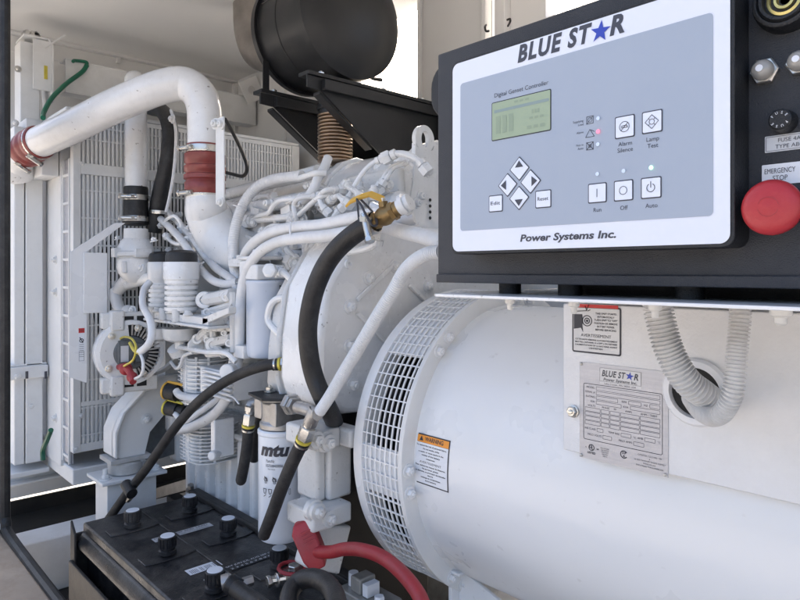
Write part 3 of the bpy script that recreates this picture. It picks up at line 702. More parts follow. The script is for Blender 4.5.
P = [V(u, PY, v) for u, v in rrect(dx0-bz, dz0-bz, dx1+bz, dz1+bz, .0085)]; m.prism(P, (0, FYY-PY-.0003, 0)); obj('controller_bezel', m, M['black'], cb, .0008)
m = MB(); m.rect(dx0, dz0, dx1, dz1, F1, .0075); face = obj('face_plate', m, M['decal'], cb)
gx0 = at(461, 200, Y=PY).x; gx1 = at(713.5, 200, Y=PY).x; gz0 = at(463, 231, Y=PY).z; gz1 = at(463, 83.5, Y=PY).z
m = MB(); m.rect(gx0, gz0, gx1, gz1, F2, .0035); obj('grey_field', m, M['decalgrey'], face)
def px_(p, q=200): return at(p, q, Y=PY-.001).x
def pz_(p, q): return at(p, q, Y=PY-.001).z
m = MB()
xa_, xb_ = px_(517.5), px_(592); zz = pz_(517.5, 62.3); hh_ = (at(520, 45.5, Y=PY).z-zz)
m.text('BLUE ST', xa_, zz, hh_, F2, 'L', shear=.22, bold=.042, width=xb_-xa_, spacing=1.18)
xa_, xb_ = px_(609.5), px_(624.5); m.text('R', xa_, zz, hh_, F2, 'L', shear=.22, bold=.042, width=xb_-xa_)
xa_, xb_ = px_(520), px_(616); zz = pz_(520, 241.5); m.text('Power Systems Inc.', xa_, zz, (pz_(520, 234)-zz)*.92, F2, 'L', shear=.18, bold=.03, width=xb_-xa_)
obj('lettering', m, M['inkgrey'], face)
m = MB(); star(m, px_(600.5), pz_(600.5, 31.5), .0098, F3, .12); obj('star', m, M['blue'], face)
m = MB(); xa_, xb_ = px_(494.5), px_(548.5); zz = pz_(494.5, 97.8)
m.text('Digital Genset Controller', xa_, zz, .0042, F3, 'L', width=xb_-xa_)
# led captions and symbols
for i, (s1, s2, y) in enumerate((('Supplying', 'Load', 122), ('Alarm', '', 133.5), ('Not in', 'Auto', 146))):
    c_ = px_(583.5); z = pz_(583.5, y); m.text(s1, c_, z+.0003, .0020, F3, 'R'); 
    if s2: m.text(s2, c_, z-.0028, .0020, F3, 'R')
sx = .0034
for y in (120, 146): c_ = px_(590); z = pz_(590, y); m.frame(c_-sx, z-sx, c_+sx, z+sx, .0005, F3, .0003)
c_ = px_(590); z = pz_(590, 120); m.circ(c_, z, .0022, .0004, F3); m.stroke([(c_-sx, z-sx), (c_+sx, z+sx)], .0004, F3)
z = pz_(590, 146); m.stroke([(c_-sx, z-sx), (c_+sx, z+sx)], .0006, F3); m.stroke([(c_-sx, z+sx), (c_+sx, z-sx)], .0006, F3); m.circ(c_, z, .0016, .0004, F3)
z = pz_(590, 133.5); m.stroke([(c_-.0042, z-.003), (c_, z+.0036), (c_+.0042, z-.003), (c_-.0042, z-.003)], .0005, F3); m.stroke([(c_+.001, z+.003), (c_+.0045, z+.001)], .0005, F3)
def cap(s, p, y, h=.0036, w=None): m.text(s, px_(p), pz_(p, y), h, F3, width=w)
cap('Alarm', 625.2, 145.5); cap('Silence', 625.2, 151.8); cap('Lamp', 652.8, 141); cap('Test', 652.8, 147.6)
cap('Run', 597.5, 211.8); cap('Off', 624, 209.8); cap('Auto', 651.5, 207.6)
obj('captions', m, M['inkgrey'], face)
# screen
x0, x1 = px_(492.5), px_(550.5); z0, z1 = pz_(492.5, 140.5), pz_(492.5, 103.8)
m = MB(); m.rect(x0-.0009, z0-.0009, x1+.0009, z1+.0009, F3, .0016); scr = obj('screen', m, M['ink'], cb)
m = MB(); m.rect(x0, z0, x1, z1, F4, .0010); obj('glass', m, M['lcd'], scr)
F5 = fy(PY-.0017); m = MB(); w_ = x1-x0; h_ = z1-z0
m.rect(x0+w_*.04, z0+h_*.72, x0+w_*.98, z0+h_*.80, F5); obj('menu_bar', m, M['lcdbar'], scr)
m = MB()
for (a, b, c, d) in ((.07, .15, .42, .62), (.62, .12, .95, .20), (.66, .36, .92, .42), (.70, .50, .84, .60), (.40, .88, .68, .93)): 
    for k in range(3): m.rect(x0+w_*(a+(c-a)*k/3), z0+h_*b, x0+w_*(a+(c-a)*(k+.7)/3), z0+h_*d, F5)
obj('segments', m, M['lcddark'], scr)
# keys
def key(x, z, hw, hh, tag, rot=0, rad=.0013):
    b_ = MB(); o = [(u, v) for u, v in rrect(-hw, -hh, hw, hh, rad)]
    rt = lambda u, v: (x+u*math.cos(rot)-v*math.sin(rot), z+u*math.sin(rot)+v*math.cos(rot))
    b_.flat([rt(u, v) for u, v in o], [tuple(range(len(o)))], F3); k_ = obj('key', b_, M['inkgrey'], cb, label=tag)
    b_ = MB(); w2 = .0010; o = rrect(-hw+w2, -hh+w2, hw-w2, hh-w2, rad*.7); b_.prism([F3(*rt(u, v)) for u, v in o], (0, -.0005, 0)); obj('key_cap', b_, M['key'], k_)
    return k_
FK = fy(PY-.0020)
def keypx(l, r, t, b):   # edges seen in the photo, top/bottom at the middle
    c = (l+r)/2; x0, x1 = px_(l), px_(r); zt_, zb_ = pz_(c, t), pz_(c, b); return (x0+x1)/2, (zt_+zb_)/2, (x1-x0)/2, (zt_-zb_)/2
for l, r, t_, b_y, s in ((489, 503, 195, 212, 'Edit'), (535.5, 551.5, 190, 208, 'Reset')):
    x, z, hw, hh = keypx(l, r, t_, b_y); k = key(x, z, hw, hh, s.lower()+' key'); b_ = MB(); b_.text(s, x, z-.0014, .0036, FK, width=hw*1.35); obj('caption', b_, M['inkgrey'], k)
for cx_, cy_, ar in ((519.6, 168.7, 0), (507.8, 185, 1), (530.8, 181.5, 3), (519.3, 198, 2)):
    x, z = px_(cx_), pz_(cx_, cy_); k = key(x, z, .0084, .0084, 'diamond arrow key', rot=PI/4, rad=.001)
    b_ = MB(); a = ar*PI/2; tri = [(-.0048, -.0012), (.0048, -.0012), (0, .0052)]
    tri = [(u, v+.0026) for u, v in tri]
    b_.flat([(x+u*math.cos(a)-v*math.sin(a), z+u*math.sin(a)+v*math.cos(a)) for u, v in tri], [(0, 1, 2)], FK); obj('arrow', b_, M['inkgrey'], k)
kk = {}
for nm, l, r, t_, b_y in (('run', 588.2, 607, 183, 203), ('off', 614, 633.5, 180, 201), ('auto', 641, 661.8, 177, 198.5), ('silence', 615, 635, 115.5, 138), ('lamp', 642, 662.8, 110.5, 133)):
    x, z, hw, hh = keypx(l, r, t_, b_y); k = key(x, z, hw, hh, {'run': 'run key', 'off': 'off key', 'auto': 'auto key', 'silence': 'alarm silence key', 'lamp': 'lamp test key'}[nm]); b_ = MB(); w2 = .0005
    if nm == 'run': b_.stroke([(x, z-.0036), (x, z+.0036)], .0006, FK)
    if nm == 'off': b_.circ(x, z, .0036, w2, FK)
    if nm == 'auto': b_.circ(x, z, .0036, .0006, FK, a0=R(118), arc=R(304)); b_.stroke([(x, z), (x, z+.0052)], .0006, FK)
    if nm == 'silence':
        b_.circ(x, z, .0045, w2, FK); b_.stroke([(x-.0032, z-.0032), (x+.0032, z+.0032)], w2, FK); b_.stroke([(x-.003, z+.0006), (x+.002, z+.001), (x+.0028, z-.0008), (x-.003, z-.0006)], .0006, FK)
    if nm == 'lamp':
        b_.circ(x, z, .0024, w2, FK); d_ = .0056; b_.stroke([(x-d_, z), (x, z+d_), (x+d_, z), (x, z-d_), (x-d_, z)], w2, FK)
        for i in range(4): a = PI/4+i*PI/2; b_.stroke([(x+.0026*math.cos(a), z+.0026*math.sin(a)), (x+.0042*math.cos(a), z+.0042*math.sin(a))], w2, FK)
    obj('symbol', b_, M['inkgrey'], k)
for p, y, mm in ((598.6, 118.4, 'ledoff'), (598.6, 131.6, 'ledred'), (598.3, 144.3, 'ledoff'), (597.8, 174, 'ledoff'), (624, 171, 'ledoff'), (651.6, 167.7, 'ledgreen')):
    b_ = MB(); b_.circ(px_(p), pz_(p, y), .0017, None, FK); obj('led', b_, M[mm], cb, label={'ledoff': 'unlit indicator', 'ledred': 'red lit indicator', 'ledgreen': 'green lit indicator'}[mm])

# ---- right part of the cabinet: buzzer, lamps, fuse, stop
G1, G2 = fy(FYY-.0004), fy(FYY-.0008)
c = at(783, -2, Y=FYY-.012); m = MB()
m.lathe(V(c.x, FYY, c.z), (0, -1, 0), [(0, .0225), (.006, .0222), (.0125, .0205), (.0135, .019), (.0135, .0178), (.012, .017), (.0135, .0163), (.0145, .0155), (.0145, .0135), (.009, .0128), (.007, .0)], 48); bz_ = obj('buzzer', m, M['black'], cb)
m = MB(); m.lathe(V(c.x, FYY-.0075, c.z), (0, -1, 0), [(0, .0118), (.0025, .0115), (.003, .0095), (.0, .009)], 32); m.f = m.f[:-2]; m.lathe(V(c.x, FYY-.0075, c.z), (0, -1, 0), [(0, .007), (.0028, .0068), (.003, .005), (0, .004)], 32)
obj('coil', m, M['gold'], bz_)
for px, py, s in ((764, 71, .0084), (800, 62, .0080)):
    q = at(px, py, Y=FYY-.004); m = MB(); m.lathe(V(q.x, FYY, q.z), (0, -1, 0), [(0, s*1.22), (.0045, s*1.22), (.0055, s*1.1)], 6); b_ = obj('indicator_nut', m, M['steel'], cb)
    m = MB(); m.lathe(V(q.x, FYY-.0056, q.z), (0, -1, 0), [(0, s*.92), (.003, s*.92), (.0055, s*.82), (.0078, s*.55), (.0085, s*.25), (.0086, 0)], 28); obj('boot', m, M['clear'], b_)
    m = MB(); m.cyl(V(q.x, FYY-.0135, q.z), V(q.x, FYY-.0149, q.z), s*.30, 16); obj('button', m, M['paper'], b_)
q = at(780, 119.5, Y=FYY-.012); m = MB()
m.lathe(V(q.x, FYY, q.z), (0, -1, 0), [(0, .0086), (.010, .0080), (.0125, .0076), (.0133, .0066), (.0133, 0)], 36); fh = obj('fuse_cap', m, M['black'], cb)
m = MB(); GF = fy(FYY-.0136)
for k, ch in enumerate('FUSE'):
    a = R(58-k*38); m.text(ch, q.x-.0046*math.sin(a), q.z+.0042*math.cos(a)-.0002, .0019, GF, rot=a)
    a = R(180+58-k*38); m.text(ch, q.x-.0046*math.sin(a), q.z+.0042*math.cos(a), .0019, GF, rot=a)
obj('lettering', m, M['paper'], fh)
lx, lz1, lz0 = at(765, 140, Y=FYY).x, at(765, 137, Y=FYY).z, at(765, 153.2, Y=FYY).z
m = MB(); m.rect(lx, lz0, lx+.040, lz1, G1, .0008); fl_ = obj('fuse_label', m, M['silverlab'], cb)
m = MB(); h_ = lz1-lz0; m.frame(lx+.0008, lz0+.0008, lx+.0392, lz1-.0008, .0003, G2, .0005); m.text('FUSE 4A', lx+.0165, lz0+h_*.56, h_*.25, G2); m.text('TYPE ABC', lx+.0165, lz0+h_*.18, h_*.25, G2); obj('lettering', m, M['inkgrey'], fl_)
lx, lz1, lz0 = at(762, 166, Y=FYY).x, at(762, 165.5, Y=FYY).z, at(762, 186, Y=FYY).z
m = MB(); m.rect(lx, lz0, lx+.045, lz1, G1, .0008); fl_ = obj('stop_label', m, M['paper'], cb)
m = MB(); h_ = lz1-lz0; m.text('EMERGENCY', lx+.0020, lz1-h_*.45, h_*.25, G2, 'L', width=.0205); m.text('STOP', lx+.0125, lz1-h_*.80, h_*.25, G2, width=.0098); obj('lettering', m, M['inkgrey'], fl_)
q = at(769.5, 207, Y=FYY-.030); m = MB()
m.lathe(V(q.x, FYY, q.z), (0, -1, 0), [(0, .0135), (.012, .0135), (.013, .011), (.019, .011)], 32); obj('stop_collar', m, M['black'], cb)
q = at(769.5, 207, Y=FYY-.030); r_ = .0198; m = MB()
m.lathe(V(q.x, FYY-.018, q.z), (0, -1, 0), [(0, r_*.72), (.002, r_*.86), (.0055, r_*1.0), (.009, r_*1.0), (.0118, r_*.93), (.0138, r_*.8), (.0150, r_*.55), (.0155, 0)], 56); sb = obj('stop_button', m, M['red'], cb, sharp=60)
m = MB(); fm = fy(FYY-.03365)
m.circ(q.x, q.z, .0070, .0004, fm, 30, a0=R(10), arc=R(150)); m.circ(q.x, q.z, .0070, .0004, fm, 30, a0=R(190), arc=R(150))
obj('arrow_ring', m, M['redrub'], sb)
# ================================================================== ENGINE
en = thing('engine', 'white painted six cylinder diesel engine between radiator and round generator housing', 'engine', (-1.5, 1.05, -.70))
E, K = M['engine'], M['cast']
# block, head, pan
m = MB(); m.box((-1.93, 1.00, -.48), (-1.12, 1.22, .03)); obj('block', m, K, en, .008)
m = MB()
for i in range(9): x = -1.90+i*.088; m.box((x, .975, -.42), (x+.012, 1.0, .02))
for z in (-.43, -.30, -.14): m.box((-1.93, .978, z), (-1.12, 1.0, z+.014))
m.box((-1.60, .92, -.36), (-1.36, 1.0, -.20)); m.box((-1.50, .90, -.10), (-1.18, 1.0, -.02)); m.cyl((-1.55, .93, -.24), (-1.55, .88, -.24), .05, 24)
obj('block_ribs', m, K, en, .004)
m = MB(); zz_ = [(-1.93, .885)]; x = -1.90
while x < -1.16: zz_ += [(x, .885), (x+.010, .857), (x+.034, .857), (x+.044, .885)]; x += .064
zz_ += [(-1.13, .885)]
P = [V(x, y, -.72) for x, y in zz_]+[V(-1.13, 1.2, -.72), V(-1.93, 1.2, -.72)]; m.prism(P, (0, 0, .26)); m.box((-1.94, .86, -.462), (-1.12, 1.21, -.445)); obj('oil_pan', m, E, en, .006)
m = MB(); m.box((-2.0, .85, -.60), (-1.93, 1.15, -.36)); m.box((-1.98, .82, -.50), (-1.90, .86, -.36)); obj('front_sump', m, E, en, .012)
m = MB(); m.box((-1.92, .935, .03), (-1.13, 1.20, .13)); obj('cylinder_head', m, K, en, .006)
m = MB()
for i in range(6):
    x = -1.86+i*.125; m.box((x, .96, .13), (x+.105, 1.12, .175)); m.cyl((x+.03, .975, .17), (x+.03, .975, .205), .012, 12); m.cyl((x+.08, 1.0, .17), (x+.08, 1.0, .215), .009, 12)
    m.box((x+.01, .925, .06), (x+.09, .94, .11))
obj('rocker_covers', m, K, en, .006)
m = MB()
for i in range(6):
    x = -1.86+i*.125
    for dx, dy, dz in ((.015, .957, .155), (.09, .957, .155), (.05, .935, .045), (.098, .935, .118)): m.bolt(V(x+dx, dy, dz), (0, -1, 0), .007)
    m.bolt(V(x+.05, .985, .175), (0, 0, 1), .008); m.bolt(V(x+.10, .985, .13), (0, 0, 1), .008)
obj('head_bolts', m, E, en)
# intake manifold: long smooth cover
m = MB(); sec = [(.985, .125), (.982, .16), (.995, .20), (1.025, .25), (1.07, .29), (1.12, .308), (1.20, .30), (1.26, .26), (1.28, .13)]
m.prism([V(-2.0, y, z-.004) for y, z in sec], (.92, 0, 0)); obj('intake_manifold', m, E, en, .014, sharp=60, seg=3)
m = MB(); m.prism([V(-1.40, y-.006, z+.004) for y, z in sec], (.03, 0, 0)); m.prism([V(-1.10, y-.004, z+.008) for y, z in sec], (.035, 0, 0)); obj('manifold_band', m, E, en, .003)
m = MB(); m.tube(pts('222 196 .96;258 186 .96;300 176 .97;318 171 .98'), .017, 14); m.tube(pts('200 205 .93;228 207 .93;262 206 .93;300 200 .93;330 196 .93'), .019, 14); obj('rail_pipes', m, E, en)
# bell housing
BX = -1.02
ol = [(.735, -.14), (.732, -.22), (.745, -.265), (.80, -.29), (.95, -.30), (1.0, -.56), (1.3, -.56), (1.38, -.3), (1.37, 0), (1.30, .10), (.92, .10), (.85, .092), (.80, .045), (.752, -.03)]
m = MB(); m.prism([V(-1.16, y, z) for y, z in ol], (.14, 0, 0)); obj('bell_housing', m, E, en, .013, sharp=45, seg=3)
m = MB(); m.prism([V(-1.26, y+.03, z-.03) for y, z in ol], (.10, 0, 0)); m.prism([V(-1.20, y+.012, z-.01) for y, z in ol], (.012, 0, 0)); obj('bell_flange', m, K, en, .01, sharp=60)
m = MB(); m.lathe((-1.023, AY, AZ), (1, 0, 0), [(0, .22), (.09, .22)], 96); obj('adapter_ring', m, K, en)
m = MB()
for p in ((350, 307), (350, 346), (353, 385), (395, 266), (369, 278), (428, 286), (344, 318)):
    if p == (344, 318): continue
    m.bolt(at(p[0], p[1], X=BX+.0005), (1, 0, 0), .0105)
q = at(348, 264, X=BX); m.lathe(q+V(-.02, 0, 0), (1, 0, 0), [(0, .010), (.026, .010), (.026, .004), (.02, 0)], 20)
obj('bell_bolts', m, E, en)
def strip(m, a, b, w, h, X): 
    A, B = at(*a, X=X), at(*b, X=X); d = (B-A).normalized(); n = V(1, 0, 0).cross(d)*w/2; m.prism([A-n, B-n, B+n, A+n], (h, 0, 0))
m = MB(); strip(m, (356, 313), (392, 350), .008, .010, BX); strip(m, (408, 285), (430, 306), .008, .010, BX); strip(m, (396, 262), (356, 300), .01, .006, BX)
for x0_ in (365, 383, 401): 
    q = at(x0_, 229, X=BX); m.box((BX-.06, q.y, .098), (BX-.006, q.y+.03, .112))
obj('bell_ribs', m, E, en, .002)
m = MB(); m.box((-1.115, .84, -.80), (-1.10, 1.12, -.30)); obj('recess_shade', m, M['black'], en, .004)  # added black sheet, stands in for the dark inside the bell housing opening
# lifting eye at the back of the engine
LX = -1.06; ce = at(425, 139, X=LX); m = MB(); n = 32; r0 = .031
out, inn = [], []
for i in range(n):
    a = 2*PI*i/n; out.append((ce.y+r0*math.cos(a), ce.z+r0*1.05*math.sin(a))); inn.append((ce.y+.0125*math.cos(a)+.001, ce.z+.019*math.sin(a)))
bot = at(425, 246, X=LX).z
for i in range(n):
    if out[i][1] < ce.z: out[i] = (out[i][0], ce.z-.034)if False else out[i]
fx = lambda u, v: V(LX, u, v)
fx2 = lambda u, v: V(LX-.012, u, v)
m.ring2(out, inn, fx); m.ring2(inn, out, fx2)
nn = len(m.v)
m.add([fx(*p) for p in out]+[fx2(*p) for p in out], [(i, i+n, (i+1) % n+n, (i+1) % n) for i in range(n)])
m.add([fx(*p) for p in inn]+[fx2(*p) for p in inn], [(i, (i+1) % n, (i+1) % n+n, i+n) for i in range(n)])
c0 = ce.y
m.prism([V(LX-.0121, c0-r0, ce.z-.012), V(LX-.0121, c0-r0-.004, ce.z-.09), V(LX-.0121, c0-r0-.03, bot+.04), V(LX-.0121, c0-r0, bot), V(LX-.0121, c0+.06, bot), V(LX-.0121, c0+.06, ce.z-.08), V(LX-.0121, c0+r0, ce.z-.012), V(LX-.0121, c0+r0*.9, ce.z-.022), V(LX-.0121, c0+.0, ce.z-.0325), V(LX-.0121, c0-r0*.8, ce.z-.022)], (.0118, 0, 0))
obj('lifting_eye', m, E, en)
m = MB()
for p in ((417, 203), (421, 196), (408, 208), (428, 172)): m.bolt(at(p[0], p[1], X=LX), (1, 0, 0), .009)
q = at(400, 205, X=LX+.01); m.lathe(q+V(-.05, 0, 0), (1, 0, 0), [(0, .032), (.05, .032), (.06, .024), (.062, .0)], 28)
m.lathe(at(404, 165, X=-1.10), (0, 0, 1), [(-.035, .012), (-.02, .018), (.0, .02), (.004, .034), (.012, .034)], 20)
q = at(378, 180, X=-1.2); m.cyl(q, q+V(0, 0, .05), .012, 14)
obj('bosses', m, E, en)
m = MB(); m.box((-1.075, ce.y+.02, -.05), (-1.06, ce.y+.06, .10)); obj('hole_bracket', m, M['frame'], en, .002)
m = MB()
for k in range(4): q = at(430, 200+k*6, X=-1.055); m.lathe(q, (1, 0, 0), [(0, .004), (.001, .004)], 12)
obj('bracket_holes', m, M['dark'], en)
# fuel pipes
def pipe(name, s, r, mt=E, n=10, ends=True, par=en):
    P = pts(s); b = MB(); b.tube(P, r, n, sm=7)
    if ends:
        for a, c in ((P[0], P[1]), (P[-1], P[-2])):
            d = (c-a).normalized(); b.hexa(a-d*.002, d, r*2.0, r*2.6); b.cyl(a+d*r*2.6, a+d*r*4, r*1.5, 10)
    return obj(name, b, mt, par)
for s in ('252 221 .90;258 216 .88;268 213 .87;274 205 .87;282 200 .87;303 199 .90', '299 228 .88;296 216 .86;294 205 .86;300 198 .86;322 196 .9',
          '291 221 .88;302 212 .86;312 203 .86;322 196 .86;340 192 .9', '330 214 .87;322 206 .86;320 196 .86;327 190 .86;343 189 .9',
          '262 232 .88;272 226 .87;283 226 .87;296 224 .9', '345 206 .86;336 214 .85;330 222 .85;318 226 .86',
          '350 205 .85;342 199 .85;338 196 .86;330 200 .88', '362 200 .85;357 192 .86;350 188 .88;346 184 .9'):
    pipe('fuel_pipe', s, .0062)
for s, r in (('346 204 .86;352 190 .88;364 171 .90;376 161 .92;385 158 .93', .0055), ('384 159 .92;395 154 .93;408 155 .94;420 162 .95;428 172 .96', .0075),
             ('382 185 .92;388 176 .93;394 168 .95;406 164 .97;410 168 .98', .005), ('378 186 .92;384 176 .93;391 167 .95;404 161 .97', .004),
             ('284 241 .86;288 251 .85;296 259 .85;305 266 .86', .0085), ('304 236 .87;304 250 .87;304 264 .87', .0055), ('290 262 .85;297 264 .84;299 275 .84;298 290 .84', .010),
             ('297 320 .80;293 303 .80;293 290 .80;300 275 .80;307 264 .80;318 260 .80;335 260 .82', .0075), ('276 271 .78;284 273 .78;292 281 .79;300 293 .80;304 300 .81', .0075),
             ('303 365 .80;292 350 .78;280 335 .77;270 324 .77;268 315 .77;272 303 .77;281 298 .78;292 301 .79;297 310 .79', .0078),
             ('380 230 .80;378 240 .80;372 246 .80;360 250 .80;348 252 .81;338 257 .83', .0075), ('326 236 .83;321 243 .82;322 252 .82;326 258 .84', .007),
             ('160 226 .82;166 220 .80;174 216 .80;180 222 .81;184 232 .82', .0055), ('152 219 .83;160 217 .82;167 224 .81;176 232 .81;190 228 .82', .005), ('166 236 .80;172 242 .79;180 244 .79;186 238 .8;196 240 .82', .006)):
    pipe('metal_pipe', s, r)
for s, r in (('246 222 .89;262 219 .89;280 218 .89;300 216 .89', .010), ('232 232 .88;250 238 .87;262 244 .87', .006), ('206 250 .86;216 262 .85;230 268 .85;240 264 .85', .006), ('306 243 .85;313 250 .84;312 262 .84', .005),
             ('338 243 .84;346 238 .84;354 240 .84', .006), ('168 250 .83;176 256 .82;188 254 .82;196 248 .83', .005), ('180 228 .82;190 234 .81;200 232 .82;206 240 .83', .005), ('320 268 .83;312 276 .83;310 288 .83;304 300 .82', .006),
             ('214 300 .80;222 292 .80;232 290 .80', .005), ('250 200 .92;262 196 .92;274 196 .92', .006), ('306 186 .94;316 184 .94;326 188 .93;332 196 .92', .005)):
    pipe('metal_pipe', s, r)
# small fittings spread over the injection side (unions, senders, brackets)
def clutter(n, box, Y0, Y1, smin, smax, mt, name):
    m = MB()
    for i in range(n):
        q = at(random.uniform(box[0], box[2]), random.uniform(box[1], box[3]), Y=random.uniform(Y0, Y1)); s = random.uniform(smin, smax); k = random.random()
        if k < .35: m.bolt(q, (0, -1, 0) if random.random() < .6 else (0, 0, 1), s)
        elif k < .6: m.lathe(q, random.choice([(1, 0, 0), (0, 0, 1), (0, -1, 0), (.7, -.7, 0)]), [(0, s*1.5), (s, s*1.5), (s*1.1, s*1.1), (s*2.6, s*1.1), (s*2.7, s*.7), (s*3.4, s*.7)], 14)
        elif k < .8: m.hexa(q, random.choice([(1, 0, 0), (0, 0, 1), (.5, -.5, .5)]), s*1.4, s*2)
        else: m.box(q-V(s*2.2, s, s), q+V(s*2.2, s, s), random.uniform(-.3, .3), 'Y')
    obj(name, m, mt, en, .0012)
clutter(32, (245, 195, 400, 232), .88, .93, .006, .010, E, 'injector_fittings')
clutter(14, (335, 182, 405, 200), .93, .97, .005, .008, E, 'rear_fittings')
clutter(22, (262, 240, 330, 330), .84, .90, .006, .012, K, 'side_fittings')
clutter(24, (158, 212, 240, 275), .84, .92, .006, .012, K, 'front_fittings')
m = MB()
for (a, b, c, d, Y0, Y1) in ((262, 236, 330, 262, .90, .93), (300, 262, 320, 300, .86, .92), (300, 300, 316, 350, .84, .9), (240, 212, 262, 236, .9, .94), (170, 232, 225, 262, .92, .97), (345, 176, 400, 196, .98, 1.0)):
    p0, p1 = at(a, b, Y=Y0), at(c, d, Y=Y0); m.box((p0.x, Y0, p1.z), (p1.x, Y1, p0.z))
obj('injection_pump', m, K, en, .008)
# fuel filter
def filt(cx, ctop, cbot, Y, r, name, lab_):
    a = at(cx, ctop, Y=Y); b = at(cx, cbot, Y=Y); m = MB(); h = a.z-b.z
    m.lathe(V(b.x, Y, b.z), (0, 0, 1), [(0, r*.80), (.003, r*.92), (.009, r*.975), (.016, r), (h-.012, r), (h-.010, r*1.03), (h-.003, r*1.03), (h, r*.97)], 56); return obj(name, m, M['filtblue' if name == 'fuel_filter' else 'filt'], en, label=lab_), V(b.x, Y, b.z), h
F, fb_, fh_ = filt(266, 280, 357, .80, .0455, 'fuel_filter', 'pale blue white upright filter canister')
m = MB(); q = at(262, 268, Y=.80); m.box((q.x-.048, .765, q.z-.028), (q.x-.012, .83, q.z+.018)); m.box((q.x-.010, .76, q.z-.028), (q.x+.044, .84, q.z+.008)); m.box((q.x-.05, .76, q.z+.019), (q.x+.03, .84, q.z+.028)); m.cyl((q.x-.01, .79, q.z+.028), (q.x-.01, .79, q.z+.045), .009, 12)
m.hexa(at(272, 271, Y=.757), (.5, -.8, .1), .017, .018); m.box((q.x-.03, .84, q.z-.02), (q.x+.04, .92, q.z+.03)); obj('filter_head', m, E, en, .004)
def fcyl(c, r, off, th0=0):
    def f(u, v):
        a = th0+u/r; return V(c.x+math.sin(a)*(r+off), c.y-math.cos(a)*(r+off), c.z+v)
    return f
m = MB(); fn = fcyl(fb_, .0455, .0012); m.text('FUEL', -.01+.103, fh_*.84, .014, fn, rot=PI/2, bold=.03, shear=.2); m.text('X57508300103', .094, fh_*.58, .006, fn, width=.026); m.frame(.080, fh_*.30, .090, fh_*.42, .0012, fn); m.frame(.083, fh_*.33, .087, fh_*.4, .0008, fn)
obj('lettering', m, M['ink'], F)
# oil filter with aluminium head
OF, ob, oh = filt(281, 427, 537, .76, .0487, 'oil_filter', 'white oil filter canister with black lettering')
m = MB(); fn = fcyl(ob, .0487, .0014, R(47)-.02)
m.text('mtu', -.005, oh*.795, .026, fn, shear=.25, bold=.045, width=.066)
m.text('Part-Nr.', -.012, oh*.735, .0065, fn, width=.020); m.text('X57508400006', -.005, oh*.695, .0062, fn, width=.038); m.text('Made in Europe', -.010, oh*.672, .003, fn, width=.016)
for i, x in enumerate((-.024, -.004, .017)):
    m.circ(x, oh*.585, .0045, .0012, fn); m.stroke([(x-.003, oh*.61), (x+.005, oh*.57)], .0016, fn); m.frame(x-.002, oh*.55, x+.003, oh*.60, .001, fn)
for i, x in enumerate((-.026, -.013, 0, .013)):
    m.stroke([(x-.004, oh*.50), (x+.004, oh*.50), (x+.002, oh*.46), (x-.002, oh*.46), (x-.004, oh*.50)], .0013, fn); m.stroke([(x-.003, oh*.43), (x+.003, oh*.45)], .0013, fn)
m.frame(.026, oh*.45, .030, oh*.50, .0008, fn)
obj('lettering', m, M['ink'], OF)
m = MB(); q = at(281, 427, Y=.76); hx = q.x
m.lathe(V(hx, .76, q.z+.001), (0, 0, 1), [(0, .046), (.012, .046), (.016, .041), (.055, .041), (.06, .047), (.066, .047)], 40)
m.box((hx-.045, .72, q.z+.02), (hx-.015, .80, q.z+.062)); m.box((hx+.010, .722, q.z+.012), (hx+.04, .80, q.z+.062)); obj('filter_mount', m, M['alu'], en, .002)
m = MB(); m.prism([V(hx-.062, .715, q.z+.067), V(hx+.02, .70, q.z+.067), V(hx+.065, .74, q.z+.067), V(hx+.12, .83, q.z+.067), V(hx+.10, .90, q.z+.067), V(hx-.05, .86, q.z+.067)], (0, 0, .006)); obj('mount_plate', m, M['black'], en, .001)
m = MB(); m.bolt(V(hx-.03, .75, q.z+.075), (0, 0, 1), .009); m.bolt(V(hx+.02, .78, q.z+.075), (0, 0, 1), .010); obj('mount_bolts', m, M['steel'], en)
# breather canisters with black caps
for px, py0, Y, r in ((161, 262, .78, .037), (181.5, 262, .72, .0435)):
    q = at(px, 262, Y=Y); hgt = q.z-at(px, 312, Y=Y).z; m = MB()
    pr = [(0, r*.84)]; z = .004
    while z < hgt*.58: pr += [(z, r*.84), (z+.0010, r*.97), (z+.0095, r*.97), (z+.0105, r*.84), (z+.0135, r*.84)]; z += .0138
    pr += [(hgt*.62, r*.94), (hgt*.66, r*1.03), (hgt-.004, r*1.04), (hgt, r*1.0)]
    m.lathe(V(q.x, Y, q.z-hgt), (0, 0, 1), pr, 48); c_ = obj('breather_canister', m, E, en)
    m = MB(); m.lathe(V(q.x, Y, q.z+.0003), (0, 0, 1), [(0, r*.93), (.016, r*.93), (.024, r*.86), (.030, r*.6), (.032, 0)], 40); obj('cap', m, M['black'], c_)
m = MB(); p0 = at(148, 311, Y=.70); p1 = at(208, 326, Y=.70); m.box((p0.x, .70, p1.z), (p1.x, .86, p0.z)); m.box((p0.x-.01, .69, p1.z-.007), (p1.x+.02, .86, p1.z))
m.prism([V(p1.x-.03, .70, p0.z), V(p1.x+.10, .70, p0.z+.03), V(p1.x+.10, .70, p0.z+.015), V(p1.x-.03, .70, p1.z)], (0, .02, 0))
for px in (151, 163, 176): q = at(px, 314, Y=.695); m.cyl(V(q.x, .695, p1.z), V(q.x, .695, p0.z+.014), .0105, 14)
for px in (157, 170, 188): q = at(px, 317, Y=.70); m.lathe(V(q.x, .70, p0.z), (0, 0, 1), [(0, .012), (.006, .012), (.007, .008), (.014, .008)], 14)
obj('breather_base', m, K, en, .003)
